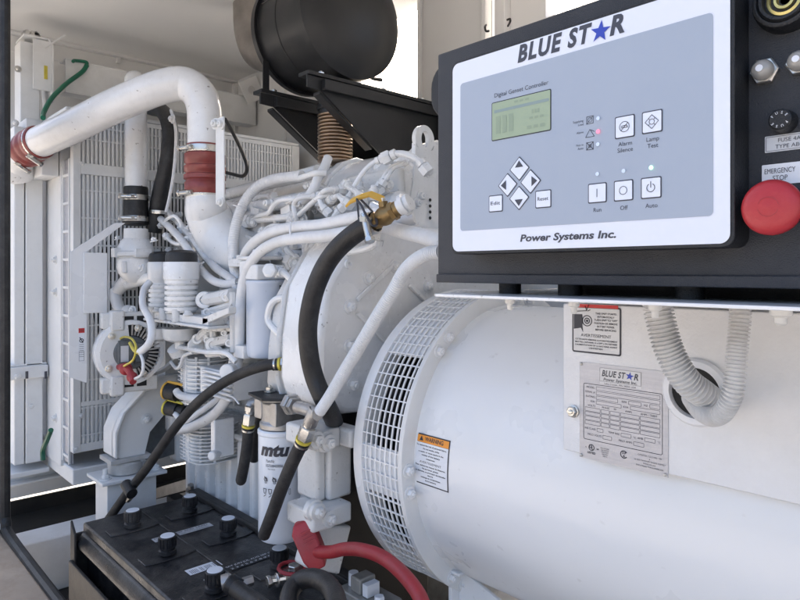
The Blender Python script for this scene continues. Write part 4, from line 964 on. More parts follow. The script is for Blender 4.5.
for px, r in ((158, .036), (180, .046)):
    q = at(px, 328, Y=.745); m = MB(); m.lathe(V(q.x, .745, q.z), (0, 0, -1), [(0, r), (.022, r), (.030, r*.9), (.036, r*.6), (.037, .014), (.055, .014)], 32); obj('bowl', m, E, en)
m = MB(); p0 = at(176, 333, Y=.77); p1 = at(212, 352, Y=.77); m.box((p0.x, .77, p1.z), (p1.x, .85, p0.z)); m.box((p0.x-.02, .775, p0.z-.012), (p1.x+.02, .86, p0.z)); m.cyl(at(196, 346, Y=.78), at(196, 346, Y=.75), .022, 20); obj('filter_bracket', m, K, en, .005)
# ribbed casting with trusses
m = MB(); BY = .755
def bar(m, a, b, r, Y=BY): m.tube([at(*a, Y=Y), at(*b, Y=Y)], r, 8, sm=0)
p0, p1 = at(203, 292, Y=BY+.014), at(235, 356, Y=BY+.014); m.box((p0.x, BY+.014, p1.z), (p1.x, BY+.06, p0.z))
for a, b, r in (((204, 300), (233, 295), .017), ((205, 312), (233, 304), .008), ((211, 311), (233, 326), .007), ((206, 310), (207, 333), .013), ((208, 329), (234, 329), .007), ((233, 292), (234, 352), .010), ((206, 335), (224, 355), .010), ((213, 331), (214, 344), .010), ((208, 354), (232, 352), .010), ((216, 311), (232, 313), .006), ((209, 329), (197, 340), .013), ((212, 343), (232, 338), .013)): bar(m, a, b, r)
obj('ribbed_bracket', m, K, en)
m = MB()
for px, py, r in ((204, 300, .022), (197, 339, .014), (213, 345, .020), (207, 312, .011), (208, 328, .011), (224, 317, .009), (226, 297, .012), (229, 343, .010), (202, 322, .008), (207, 340, .009), (224, 333, .008)):
    q = at(px, py, Y=BY-.01); d = V(.75, -.66, 0).normalized(); m.lathe(q-d*.04, d, [(0, r), (.04, r), (.043, r*.9), (.043, r*.5), (.038, r*.45), (.038, 0)], 20)
obj('bracket_bosses', m, E, en)
# finned compressor and pump
def finned(cx, cy, w, h, n, Y, mt, nm):
    c = at(cx, cy, Y=Y); m = MB()
    m.lathe(V(c.x, Y+.03, c.z-h/2), (0, 0, 1), [(0, w*.43), (h, w*.43)], 32)
    for i in range(n):
        z = c.z-h/2+h*(i+.25)/n; hw = w*.52; hd = w*.44
        o = rrect(c.x-hw, Y+.03-hd, c.x+hw, Y+.03+hd, w*.30, 7); m.prism([V(u, v, z) for u, v in o], (0, 0, h/n*.30))
    for k in range(7):
        a = R(150+k*32); x, y = c.x+w*.50*math.cos(a), Y+.03+w*.42*math.sin(a); m.cyl((x, y, c.z-h/2), (x, y, c.z+h/2+.006), .0045, 10)
    return obj(nm, m, mt, en, sharp=50)
finned(194, 380, .135, .125, 11, .785, E, 'compressor')
finned(199, 440, .150, .105, 11, .795, E, 'finned_pump')
m = MB(); p0, p1 = at(200, 366, Y=.745), at(233, 402, Y=.745); m.box((p0.x, .745, p1.z), (p1.x, .86, p0.z))
for i in range(6):
    z = p1.z+(p0.z-p1.z)*(i+.5)/6; m.box((p0.x+.03, .733, z-.004), (p1.x+.004, .745, z+.003))
q = at(229, 372, Y=.74); m.lathe(q, (.5, -.85, 0), [(-.03, .020), (.012, .020), (.013, .008)], 20)
q = at(214, 455, Y=.745); m.lathe(q, (.5, -.85, 0), [(-.02, .012), (.012, .012), (.013, .006)], 16)
p0, p1 = at(216, 418, Y=.76), at(220, 458, Y=.76); m.box((p0.x, .745, p1.z), (p1.x, .80, p0.z)); obj('compressor_head', m, E, en, .003)
m = MB(); m.tube(pts('193 352 .74;184 356 .74;180 366 .74;176 368 .74;171 362 .75'), .005, 8); m.tube(pts('178 347 .74;205 352 .73;225 353 .73;236 362 .74'), .006, 8)
m.lathe(at(181, 352, Y=.76), (.1, -.5, .8), [(0, .03), (.02, .03), (.022, .026)], 24); obj('air_pipes', m, E, en)
# yellow rimmed connectors
for s, (px, py), mm in ((.022, (170, 391), 'yellow'), (.019, (170, 408), 'ring')):
    m = MB(); q = at(px, py, Y=.74); d = V(.9, .42, -.12).normalized(); m.lathe(q, d, [(-.005, s*1.1), (.03, s*1.1), (.03, s*.8), (.05, s*.8)], 20); c_ = obj('connector', m, M['rubber'], en)
    m = MB(); m.tube([q+V(-.002, -.004, s*1.15), q+d*.03+V(0, -.004, s*1.2), q+d*.045+V(0, 0, s*1.1)], .004, 8, sm=4); m.lathe(q, d, [(-.012, s*1.15), (-.006, s*1.15), (-.006, s*.9), (-.012, s*.9)], 20); obj('latch', m, M[mm], c_)
# thermostat / water pump casting
q = at(136, 232, Y=.74); m = MB()
m.lathe(V(q.x, .74, q.z-.155), (0, 0, 1), [(0, .022), (.015, .040), (.03, .050), (.045, .054), (.072, .054), (.075, .050), (.080, .050), (.081, .064), (.094, .064), (.096, .053), (.108, .052), (.125, .045), (.135, .036), (.165, .035)], 40)
for s_ in (-1, 1): m.box(V(q.x+s_*.048-.014, .715, q.z-.078), V(q.x+s_*.048+.014, .765, q.z-.052)); m.box(V(q.x-.015, .74+s_*.055-.014, q.z-.078), V(q.x+.015, .74+s_*.055+.014, q.z-.050))
m.cyl(V(q.x+.03, .695, q.z-.09), V(q.x+.03, .695, q.z-.125), .008, 12)
obj('thermostat_housing', m, E, en, .004)
m = MB()
def arm(s, r0, r1): m.tube(pts(s), r0, 14, rf=lambda t: r0+(r1-r0)*t)
arm('141 268 .755;132 276 .745;122 286 .735;116 294 .73', .030, .016); arm('128 284 .74;138 281 .745;152 277 .76', .017, .017); arm('116 290 .73;117 302 .725;123 313 .73;134 319 .74;148 321 .75', .019, .018)
arm('140 262 .75;140 272 .76;143 280 .77', .036, .030)
q = at(111, 285, Y=.73); m.ball(q, .013); m.cyl(q, at(118, 283, Y=.735), .010, 12); m.ball(at(128, 312, Y=.72), .022)
m.box(at(122, 282, Y=.745), at(136, 290, Y=.78)); obj('water_pump', m, E, en, .004)
m = MB()
for p in ((118, 239), (154, 241)): m.bolt(at(p[0], p[1], Y=.72), (0, -.3, 1), .008)
m.bolt(at(142, 268, Y=.70), (0, -1, .3), .008); m.bolt(at(133, 310, Y=.715), (.5, -1, 0), .009); obj('bolts', m, E, en)
# charging alternator on the belt drive
ca = at(130, 352, Y=.67); ax = V(.985, -.17, 0); u_ = V(.17, .985, 0)
m = MB(); m.lathe(ca-ax*.07, ax, [(0, .055), (.012, .083), (.055, .088), (.062, .080), (.066, .062)], 48); al = obj('charging_alternator', m, K, en)
m = MB(); m.lathe(ca-ax*.05, ax, [(0, .086), (.03, .0885), (.031, .094), (.036, .094), (.037, .086)], 48); m.lathe(ca-ax*.06, ax, [(.058, .093), (.072, .090), (.074, .078), (.066, .076)], 48); m.f = m.f[:-2]; obj('casing_ring', m, E, al)
m = MB(); cc = ca+ax*.008
for i in range(19):
    a = R(-75+i*9); e = u_*math.cos(a)+V(0, 0, 1)*math.sin(a); f_ = -u_*math.sin(a)+V(0, 0, 1)*math.cos(a)
    m.prism([cc+e*.048-f_*.0022, cc+e*.079-f_*.0022, cc+e*.079+f_*.0022, cc+e*.048+f_*.0022], ax*.006)
obj('cooling_fins', m, M['alu'], al)
m = MB(); n_ = 20; vs = []
for i in range(n_+1):
    a = R(96+i*9.4)
    for rr_ in (.046, .0795): vs.append(cc+(u_*math.cos(a)+V(0, 0, 1)*math.sin(a))*rr_)
m.add(vs+[v+ax*.008 for v in vs], [f for i in range(n_) for f in ((2*i, 2*i+2, 2*i+3, 2*i+1), (2*i+42, 2*i+43, 2*i+45, 2*i+44), (2*i, 2*i+42, 2*i+44, 2*i+2), (2*i+1, 2*i+3, 2*i+45, 2*i+43))]); obj('end_shield', m, K, al)
m = MB()
for a in (R(75), R(-62), R(135), R(215)): m.bolt(cc+ax*.009+(u_*math.cos(a)+V(0, 0, 1)*math.sin(a))*.070, ax, .007)
obj('bolts', m, M['steel'], al)
m = MB(); m.lathe(cc-ax*.004, ax, [(0, .078), (.001, .078)], 40); obj('slots', m, M['dark'], al)
m = MB(); m.lathe(cc, ax, [(0, .046), (.012, .046), (.014, .042)], 36); b2 = cc+ax*.014-u_*.016
def bx(m, c, a, b, t, mt=None):
    P = [c-u_*a-V(0, 0, b), c+u_*a-V(0, 0, b), c+u_*a+V(0, 0, b), c-u_*a+V(0, 0, b)]; m.prism(P, ax*t)
bx(m, b2, .020, .036, .012); bx(m, b2+u_*.038, .014, .026, .010); obj('regulator', m, M['finned'], al, .002)
m = MB(); bx(m, b2+ax*.0125-u_*.004, .010, .022, .0008); obj('sticker', m, M['silverlab'], al)
m = MB()
for s, a in ((.09, 1), (-.09, -1)):
    bx(m, ca-ax*.03+V(0, 0, s), .075, .022, .035); bx(m, ca-ax*.02+V(0, 0, s)-u_*.035, .018, .028, .04)
obj('mounting_lugs', m, K, al, .005)
m = MB()
for s in (.092, -.088):
    for k in (-.004, .030): bx(m, ca+ax*.0055+V(0, 0, s)+u_*k, .013, .009, .001)
obj('lug_openings', m, M['dark'], al)
m = MB(); m.ball(at(126, 369, Y=.63), .017); m.ball(at(132, 377, Y=.625), .014); m.tube(pts('118 367 .64;124 367 .63;130 372 .625;133 382 .62'), .009, 10); obj('terminal_boot', m, M['redrub'], al)
m = MB(); m.tube(pts('150 282 .70;144 290 .68;143 305 .66;150 320 .65;152 334 .64;148 345 .63;140 352 .625'), .0095, 12); m.tube(pts('140 353 .625;143 362 .62;142 374 .62;135 379 .625'), .004, 8)
obj('alternator_cable', m, M['conduit'], en)
m = MB(); m.tube(pts('130 343 .63;134 350 .625;139 353 .62'), .0045, 8); m.tube(pts('117 341 .64;124 337 .64;132 339 .63;136 348 .62;133 360 .62;124 366 .62'), .003, 8); obj('yellow_wire', m, M['ring'], en)
m = MB(); q = at(152, 345, Y=.74); m.lathe(q-ax*.06, ax, [(0, .095), (.02, .098), (.022, .088), (.0, .086)], 40, a0=R(-80), arc=R(170)); m.box(at(150, 330, Y=.80), at(178, 380, Y=.84)); obj('belt_cover', m, K, en)
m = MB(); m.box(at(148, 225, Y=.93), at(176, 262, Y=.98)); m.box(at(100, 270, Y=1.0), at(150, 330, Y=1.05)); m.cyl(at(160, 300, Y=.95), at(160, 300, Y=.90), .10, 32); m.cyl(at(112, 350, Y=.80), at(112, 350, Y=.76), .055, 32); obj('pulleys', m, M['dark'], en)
m = MB(); m.box((-1.98, .90, -.40), (-1.93, 1.22, .10)); m.lathe((-1.98, 1.02, -.08), (-1, 0, 0), [(0, .12), (.03, .12), (.03, .06), (.08, .05)], 32); obj('gear_cover', m, K, en, .006)
# belt guard panels (white sheet)
GX = -1.92
bg_ = thing('belt_guard', 'white folded sheet guard with small warning sticker before the radiator', 'guard', (GX, .6, -.32))
m = MB(); P = [at(68, 252, X=GX), at(68, 377, X=GX), at(86, 383, X=GX), at(87, 300, X=GX), at(87, 250, X=GX), at(118, 224, X=GX), at(115, 223, X=GX)]
P = [at(68.5, 377, X=GX), at(86.5, 383, X=GX), at(86.5, 252, X=GX), at(125, 223, X=GX), at(114, 223, X=GX), at(70, 252, X=GX)]
m.prism(P, (.003, 0, 0)); obj('sheet', m, M['shell'], bg_, .0008)
m = MB(); a, b = at(83.5, 252.5, X=GX+.012), at(107.5, 312.5, X=GX+.012); m.box((GX+.004, a.y, b.z), (GX+.012, b.y, a.z)); obj('front_panel', m, M['shell'], bg_, .002)
m = MB(); a, b = at(78.5, 328, X=GX+.0035), at(84.5, 361, X=GX+.0035); m.box((GX+.003, a.y, b.z), (GX+.0036, b.y, a.z)); lb = obj('sticker', m, M['paper'], bg_)
fg = lambda u, v: V(GX+.0040, u, v)
m = MB(); m.rect(a.y, a.z-.014, b.y, a.z-.001, fg); obj('red_band', m, M['redink'], lb)
m = MB(); w2 = b.y-a.y; hh2 = a.z-b.z; m.frame(a.y+.001, b.z+.001, b.y-.001, b.z+hh2*.30, .0007, fg)
m.text('DANGER', (a.y+b.y)/2, a.z-.010, .005, fy(0) if False else (lambda u, v: V(GX+.0044, u, v)), width=w2*.8)
m.circ((a.y+b.y)/2, b.z+hh2*.62, .006, .0022, fg); m.stroke([(a.y+.003, b.z+hh2*.72), (b.y-.004, b.z+hh2*.55)], .0025, fg)
for k in range(7): m.stroke([(a.y+.002, b.z+hh2*(.50-k*.06)), (b.y-.002, b.z+hh2*(.50-k*.06))], .0010, fg)
obj('lettering', m, M['ink'], lb)
# mounts
mt_ = thing('front_mount', 'grey painted front engine bracket on a rubber mount and square pedestal', 'engine mount', (-1.93, .66, -.735))
q0 = at(112, 462, X=-1.90); PX = -1.90
m = MB(); P = [at(*p, X=PX) for p in ((113, 457), (113, 432), (121, 412), (146, 385), (158, 376), (176, 373), (178, 398), (160, 420), (150, 432), (143, 462))]
m.prism(P, (-.010, 0, 0)); obj('bracket_plate', m, M['frame'], mt_, .001)
m = MB(); P1 = [at(*p, X=PX) for p in ((113, 457), (113, 432), (121, 412), (146, 385), (158, 376), (176, 373))]
for a, b in zip(P1[:-1], P1[1:]):
    m.prism([a, b, b+V(-.0, .004, .001), a+V(0, .004, .001)], (-.0095, 0, 0))
def offs(P, X): return [V(X, p.y, p.z) for p in P]
rim = [at(*p, X=PX) for p in ((113, 457), (113, 432), (121, 412), (146, 385), (158, 376), (176, 373))]
rim2 = [V(p.x, p.y+.006, p.z-.003) for p in rim]
m = MB(); m.prism(rim+list(reversed(rim2)), (.018, 0, 0)); m.prism([p+V(-.08, 0, 0) for p in rim+list(reversed(rim2))], (.075, 0, 0)); obj('bracket_flange', m, M['frame'], mt_, .001)
m = MB(); m.bolt(at(146, 419, X=PX), (1, 0, 0), .011); obj('bolt', m, M['frame'], mt_)
c = at(125, 466, X=-1.93); m = MB(); m.box((-1.98, c.y-.055, c.z+.022), (-1.885, c.y+.06, c.z+.034)); m.lathe(V(-1.93, c.y, c.z-.016), (0, 0, 1), [(0, .044), (.006, .047), (.03, .047), (.036, .042)], 36); obj('rubber_mount', m, M['grip'], mt_, .001)
zt = c.z-.018; zb_ = -.765
m = MB(); m.box((-2.0, c.y-.085, zt-.010), (-1.865, c.y+.10, zt)); m.box((-1.985, c.y-.065, zb_), (-1.885, c.y+.075, zt-.010)); obj('pedestal', m, M['frame'], mt_, .002)
m = MB(); m.bolt(V(-1.90, c.y-.065, zt+.001), (0, 0, 1), .011); m.cyl(V(-1.90, c.y-.065, zt), V(-1.90, c.y-.065, zt+.03), .007, 12); m.bolt(V(-1.90, c.y+.08, zt+.001), (0, 0, 1), .010); obj('bolts', m, M['frame'], mt_)
m = MB(); m.prism([at(*p, X=-1.95) for p in ((150, 432), (176, 400), (190, 415), (188, 450), (150, 462), (143, 455))], (-.05, 0, 0)); obj('side_plate', m, M['finned'], mt_, .002)
rm = thing('rear_mount', 'white cast bracket and leg with paired bolts beside the round generator housing', 'engine mount', (-1.0, .75, -.80))
m = MB(); RX = -.985; P = [at(*p, X=RX) for p in ((316, 432), (341, 429), (357, 433), (357, 447), (341, 451), (318, 449))]
a = at(317, 440, X=RX); b = at(341, 440, X=RX); za, zb2 = at(330, 429, X=RX).z, at(330, 450, X=RX).z
m.box((RX-.11, a.y, zb2), (RX, b.y, za)); m.box((RX-.10, b.y, zb2+.002), (RX+.03, b.y+.035, za-.002)); obj('arm', m, M['cast'], rm, .006)
m = MB(); a = at(320, 450, X=RX-.02); b = at(334, 450, X=RX-.02); c_ = at(352, 450, X=RX-.02); zt2 = zb2; z3 = at(330, 506, X=RX).z
m.box((RX-.10, a.y, z3), (RX-.03, a.y+.022, zt2)); m.box((RX-.05, a.y+.022, z3), (RX-.02, c_.y, zt2)); obj('leg', m, M['cast'], rm, .006)
m = MB(); a = at(313, 515, X=RX+.01); b = at(352, 515, X=RX+.01); m.box((RX-.08, a.y, at(330, 526, X=RX).z), (RX+.01, b.y, z3)); 
m.prism([at(*p, X=RX-.02) for p in ((316, 526), (352, 526), (340, 575), (305, 568))], (-.04, 0, 0)); obj('foot', m, M['cast'], rm, .005)
m = MB()
for p in ((317, 440), (329, 443), (318, 512), (330, 519)): q = at(p[0], p[1], X=RX+.012); m.lathe(q-V(.02, 0, 0), (1, 0, 0), [(0, .020), (.012, .020), (.014, .016), (.022, .016)], 24); m.bolt(q, (1, 0, 0), .0105)
obj('bolts', m, M['cast'], rm)

# ================================================================== PIPES AND HOSES
def clamp(par, P, d, r, screw=None, w=.011):
    d = Vector(d).normalized(); m = MB(); m.lathe(Vector(P)-d*w/2, d, [(0, r), (0, r*1.03+.0008), (.002, r*1.035+.001), (w-.002, r*1.035+.001), (w, r*1.03+.0008), (w, r)], 40); m.f = m.f[:-2]
    if screw is not None:
        s = Vector(screw).normalized(); t = s.cross(d).normalized(); c = Vector(P)+s*(r+.006); m.cyl(c-t*.010, c+t*.034, .0066, 12); m.hexa(c+t*.034, t, .009, .008); m.box(c-V(.008, .008, .004), c+V(.008, .008, .004))
    return obj('clamp', m, M['steel'], par)
cp = thing('charge_air_pipe', 'wide glossy white pipe arching down to the red ribbed hose', 'pipe', tuple(at(205, 150, Y=.80)))
pr = at(205, 146, Y=.80)
PP = [at(38, 143, Y=.525), at(70, 128, Y=.57), at(110, 108, Y=.63), at(150, 91, Y=.70), at(172, 84.5, Y=.745), at(186, 84.5, Y=.775), at(198, 93, Y=.795), at(204, 108, Y=.80), V(pr.x, .80, pr.z+.05), V(pr.x, .80, pr.z)]
m = MB(); m.tube(PP, .0465, 36, sm=10); obj('pipe', m, M['pipe'], cp, sharp=60)
m = MB(); top = V(pr.x, .80, pr.z+.002); zb3 = at(205, 196, Y=.80).z; L = top.z-zb3; prf = [(0, .047)]
z = .004
prf += [(0, .0485), (L*.16, .0485)]
for k in range(4): c_ = L*(.22+k*.17); prf += [(c_, .0485), (c_+L*.02, .0545), (c_+L*.12, .0545), (c_+L*.145, .0485)]
prf += [(L, .0485)]
prf = [(0, .0485), (L*.17, .0485), (L*.19, .054), (L*.36, .0545), (L*.385, .050), (L*.41, .050), (L*.43, .055), (L*.53, .055), (L*.555, .050), (L*.58, .050), (L*.60, .0555), (L*.68, .0555), (L*.70, .050), (L*.73, .0505), (L*.75, .054), (L*.95, .0535), (L, .0485)]
m.lathe(top, (0, 0, -1), prf, 44); obj('red_hose', m, M['silicone'], cp, sharp=60)
clamp(cp, top-V(0, 0, L*.10), (0, 0, 1), .0487, (.3, -.95, 0), w=.018); clamp(cp, top-V(0, 0, L*.97), (0, 0, 1), .0487, (.3, -.95, 0), w=.018)
m = MB(); d0 = (PP[0]-PP[1]).normalized(); a = PP[0]; m.tube([a+d0*-.015, a+d0*.02, a+d0*.05+V(0, 0, -.004), a+d0*.08+V(0, 0, -.012)], .0505, 32, rf=lambda t: .0495+.004*abs(math.sin(t*9.5))); obj('red_hose', m, M['silicone'], cp, sharp=60)
clamp(cp, a+d0*-.003, d0, .050, (.2, -.5, -.9)); clamp(cp, a+d0*.065+V(0, 0, -.006), d0, .050, (.2, -.5, -.9))
m = MB(); a2 = a+d0*.07; m.tube([a2+V(0, 0, -.008), a2+d0*.05+V(0, 0, -.02), a2+d0*.10+V(0, .03, -.05)], .047, 28); m.ball(a2+d0*.09+V(0, .01, -.03), .06); obj('inlet', m, M['pipe'], cp)
m = MB(); top2 = V(pr.x, .80, zb3); m.tube([top2+V(0, 0, .012), top2+V(.0, .002, -.02), at(208, 214, Y=.815), at(218, 232, Y=.84), at(236, 252, Y=.87), at(262, 262, Y=.93)], .050, 36, rf=lambda t: .048+.030*t, sm=10); obj('elbow', m, M['engine'], cp, sharp=60)
m = MB()
fel = None
q = at(217, 236, Y=.76)
obj('stay', MB().box(at(215.5, 119, Y=.745), V(at(223.5, 203, Y=.745).x, .749, at(223.5, 203, Y=.745).z)), M['frame'], cp, .001)
m = MB(); m.bolt(at(216, 124, Y=.745), (.3, -1, 0), .010); m.bolt(at(222, 124, Y=.742), (0, -1, 0), .009); m.bolt(at(221, 202, Y=.744), (0, -1, 0), .008); m.box(at(212, 128, Y=.75), at(222, 120, Y=.76)); obj('bolts', m, M['frame'], cp)

cl = thing('coolant_pipe', 'upright white pipe with black rubber coupling and two steel clamps', 'pipe', tuple(at(136, 224, Y=.76)))
q = at(136, 190, Y=.76); qt = at(133, 85, Y=.80); m = MB(); m.tube([q+V(0, 0, -.005), V(q.x, q.y, (q.z+qt.z)/2), V(q.x, q.y, qt.z-.06), V(q.x-.02, q.y+.005, qt.z-.02), V(q.x-.08, q.y+.03, qt.z-.012), V(q.x-.2, q.y+.10, qt.z-.015)], .0325, 28, sm=8); obj('pipe', m, M['pipe'], cl)
qa, qb = at(136, 187, Y=.76), at(136, 224, Y=.76); m = MB(); m.lathe(V(q.x, q.y, qb.z-.004), (0, 0, 1), [(0, .036), (.004, .0385), (.04, .0365), (qa.z-qb.z-.002, .0365), (qa.z-qb.z+.004, .035)], 32); obj('rubber_coupling', m, M['rubber'], cl)
for py in (198, 219): z = at(136, py, Y=.76).z; clamp(cl, V(q.x, q.y, z), (0, 0, 1), .0372, (.85, -.5, 0), w=.016)
t = thing('coolant_hose', 'thick black rubber hose behind the arch of the white pipe', 'hose', tuple(at(165, 225, Y=.95)))
m = MB(); m.tube([at(*p) if False else at(p[0], p[1], Y=p[2]) for p in ((150, 108, .90), (163, 112, .86), (170, 130, .84), (168, 160, .83), (162, 185, .82), (158, 205, .815), (154, 232, .81))], .0245, 22); obj('hose', m, M['rubber'], t)
m = MB(); m.tube(pts('171 110 .84;175 125 .84;176 140 .84;174 170 .83;170 195 .82;166 212 .81'), .005, 8); m.bolt(at(173, 119, Y=.83), (0, -1, 0), .010); obj('wire', m, M['conduit'], t)
clamp(t, at(159, 212, Y=.814), (.1, 0, 1), .0255)
solo('black_wire', MB().tube(pts('225 119 .9;233 133 .9;243 154 .92;247 168 .92;243 176 .93;232 174 .94;224 172 .95'), .0052, 8), M['rubber'], 'thin black wire looping down right of the white arched pipe', 'wire')

hz = thing('drain_hose', 'thick black rubber hose hanging in a curve from a brass valve', 'hose', tuple(at(333, 425, Y=.76)))
HP = pts('373 223 .70;362 229 .695;348 239 .69;334 253 .685;322 272 .68;313 296 .675;308 325 .675;309 352 .68;314 376 .69;323 398 .70;331 414 .73;335 424 .79;337 430 .86')
m = MB(); m.tube(HP, .0175, 28, sm=8); obj('hose', m, M['rubber'], hz)
v0, v1 = at(374, 222, Y=.70), at(404, 205, Y=.72); dv = (v1-v0).normalized(); m = MB()
m.lathe(v0-dv*.004, dv, [(0, .0130), (.006, .0130), (.007, .0150), (.012, .0150), (.014, .0130), (.021, .0160), (.029, .0170), (.034, .0150), (.038, .0140), (.056, .0135)], 24); m.cyl(v0+dv*.022, v0+dv*.022+V(-.002, -.002, .024), .008, 14); m.hexa(v0+dv*.036, dv, .0165, .009); obj('valve', m, M['brass'], hz)
m = MB(); m.lathe(v0+dv*.052, dv, [(0, .0142), (.006, .0142), (.007, .019), (.014, .019), (.015, .015), (.022, .015)], 28); obj('pipe_end', m, M['engine'], hz)
m = MB(); top_ = v0+dv*.022+V(-.002, -.004, .024); lv = [at(348, 205.5, Y=.672), at(352, 202, Y=.672), at(362, 197.5, Y=.68), at(371, 195, Y=.69), top_+V(.004, 0, .002)]
for a, b in zip(lv[:-1], lv[1:]): pp = V(0, .004, .0045); m.prism([a-pp, b-pp, b+pp, a+pp], (0, -.003, .003))
obj('lever', m, M['yellow'], hz, .0008); m = MB(); m.hexa(top_, (0, -.1, 1), .006, .006); obj('nut', m, M['steel'], hz)
clamp(hz, HP[0], (HP[1]-HP[0]), .0178, (.3, -1, .2), w=.009)
m = MB(); m.tube(pts('357 200 .67;361 205 .665;366 215 .665;372 225 .668;377 224 .68;374 214 .70;366 205 .70;359 198 .69'), .0022, 6, closed=True); m.tube(pts('357 199 .67;358 210 .67;359 222 .67'), .0018, 6); obj('cable_tie', m, M['ink'], hz)

def fitting(par, P, d, r, ring=True):
    """crimped hose end: yellow ring and hex nut, d points away from the hose"""
    d = Vector(d).normalized(); P = Vector(P); m = MB(); m.lathe(P-d*.018, d, [(0, r*1.12), (.014, r*1.15), (.016, r*.8)], 20); obj('ferrule', m, M['black'], par)
    m = MB(); m.lathe(P-d*.004, d, [(0, r*1.25), (.005, r*1.25), (.006, r)], 20); obj('ring', m, M['ring'], par)
    m = MB(); m.lathe(P-d*.014, d, [(0, r*1.17), (.004, r*1.17)], 20); m.hexa(P+d*.003, d, r*1.25, r*2.1); m.cyl(P+d*r*2.2, P+d*r*3.2, r*.85, 16); m.lathe(P+d*r*3.0, d, [(0, r*1.1), (r*.8, r*1.1), (r*.9, r*.8)], 6); obj('nut', m, M['steel'], par)
h1 = thing('oil_hose', 'black hose running down from the elbow fitting across the oil filter', 'hose', tuple(at(265, 532, Y=.70)))
A = at(304, 439, Y=.665); m = MB(); m.tube([A]+pts('299 449 .665;290 468 .665;281 490 .665;273 512 .67;264 535 .68'), .0125, 20); obj('hose', m, M['braid'], h1)
fitting(h1, A, at(311, 421, Y=.665)-A, .0122)
m = MB(); B = at(314, 414, Y=.665); m.tube([at(310, 424, Y=.665), at(313, 416, Y=.665), at(316, 410, Y=.668)], .013, 16); m.tube([at(318, 414, Y=.665), at(308, 410, Y=.672), at(298, 407, Y=.68)], .0115, 16); q = at(293, 405, Y=.69); dq = at(300, 408, Y=.68)-q; m.hexa(q-dq.normalized()*.016, dq, .021, .018); m.hexa(q+dq.normalized()*.006, dq, .017, .012); obj('elbow_fitting', m, M['alu'], h1)
h2 = thing('capped_hose', 'short black hose end hanging below a zinc elbow left of the oil filter', 'hose', tuple(at(241, 482, Y=.74)))
A = at(248.5, 425, Y=.74); m = MB(); m.tube([A]+pts('247 445 .74;244 465 .74;241 480 .74'), .0125, 18); m.ball(at(241, 480, Y=.74), .0125); obj('hose', m, M['braid'], h2)
fitting(h2, A, at(250, 412, Y=.74)-A, .012); m = MB(); m.tube(pts('250 412 .74;251 405 .745;256 402 .755;264 403 .77'), .0125, 14); obj('elbow_fitting', m, M['alu'], h2)
m = MB(); m.tube(pts('262 412 .78;258 424 .78;255 440 .79;254 460 .80'), .011, 16); obj('rear_hose', m, M['braid'], h2)
h3 = thing('thin_hose', 'long thin black hose sweeping from the engine side down past the front mount', 'hose', tuple(at(112, 517, Y=.62)))
A = at(281, 364, Y=.745); m = MB(); m.tube([A]+pts('268 365 .73;250 370 .72;230 379 .71;210 392 .70;192 408 .69;175 428 .675;158 452 .66;143 473 .65;128 492 .64;108 520 .62'), .0118, 20); obj('hose', m, M['braid'], h3)
fitting(h3, A, at(292, 363, Y=.76)-A, .0115); m = MB(); m.tube(pts('126 484 .63;132 494 .63'), .0145, 14, sm=0); obj('cable_tie', m, M['black'], h3)
m = MB(); m.tube(pts('128 500 .645;134 492 .645;134 484 .65'), .008, 8); obj('drain_tap', m, M['steel'], h3)

# painted conduits on the engine side
def hose(name, s, r, mt, lab_, n=16, corr=0, pitch=.004, grp=None):
    m = MB(); m.tube(pts(s), r, n, sm=8, corr=corr, pitch=pitch); return solo(name, m, mt, lab_, 'conduit', grp)
hose('engine_conduit', '412 204 .80;395 208 .79;372 214 .785;348 219 .78;320 225 .78;295 227 .78;272 232 .78;256 241 .785;246 253 .80;244 262 .83', .0125, M['conduit'], 'upper of the twin smooth conduits arching over the fuel filter', grp='conduits along the engine')
hose('engine_conduit', '414 217 .79;398 222 .775;375 227 .77;350 232 .77;325 236 .765;300 238 .765;278 242 .765;260 252 .765;248 268 .765;242 290 .765;240 320 .765;239 350 .765;235 378 .76;226 400 .75;212 416 .745;192 427 .74;178 430 .74', .0125, M['conduit'], 'lower of the twin conduits dropping left of the fuel filter', grp='conduits along the engine')
hose('engine_conduit', '302 176 .92;290 177 .91;272 180 .89;256 188 .87;244 203 .85;236 225 .83;233 250 .82;235 272 .82;239 286 .81', .0140, M['conduit'], 'white bent conduit dropping from the head beside the red hose', corr=.05, pitch=.006, grp='conduits along the engine')
hose('engine_conduit', '296 204 .90;306 199 .89;314 188 .90;318 178 .91;324 168 .93;328 158 .95', .0115, M['conduit'], 'short curved conduit climbing the head under the bellows', grp='conduits along the engine')
hose('engine_conduit', '300 178 .9;306 176 .9;316 173 .9;326 173 .92', .0075, M['engine'], 'small straight pipe end joined to the bent conduit', grp='conduits along the engine')
hose('engine_conduit', '152 212 .84;164 222 .81;178 236 .79;190 252 .78;200 268 .78;212 280 .78;226 284 .79;238 282 .80', .0105, M['conduit'], 'lower left loom conduit sagging above the ribbed casting', grp='conduits along the engine')
hose('engine_conduit', '160 205 .86;176 220 .83;192 238 .81;204 254 .80;216 268 .80;230 278 .80;238 286 .80', .0105, M['conduit_grey'], 'upper left loom conduit running down behind its twin', grp='conduits along the engine')
hose('engine_conduit', '441 252 .64;428 254 .64;415 261 .645;404 272 .65;394 290 .65;380 312 .65;362 342 .652;344 372 .655;330 396 .658;320 411 .662', .0105, M['conduit'], 'long diagonal ribbed conduit crossing in front of the bell housing', n=20, corr=.13, pitch=.0036, grp='conduits along the engine')
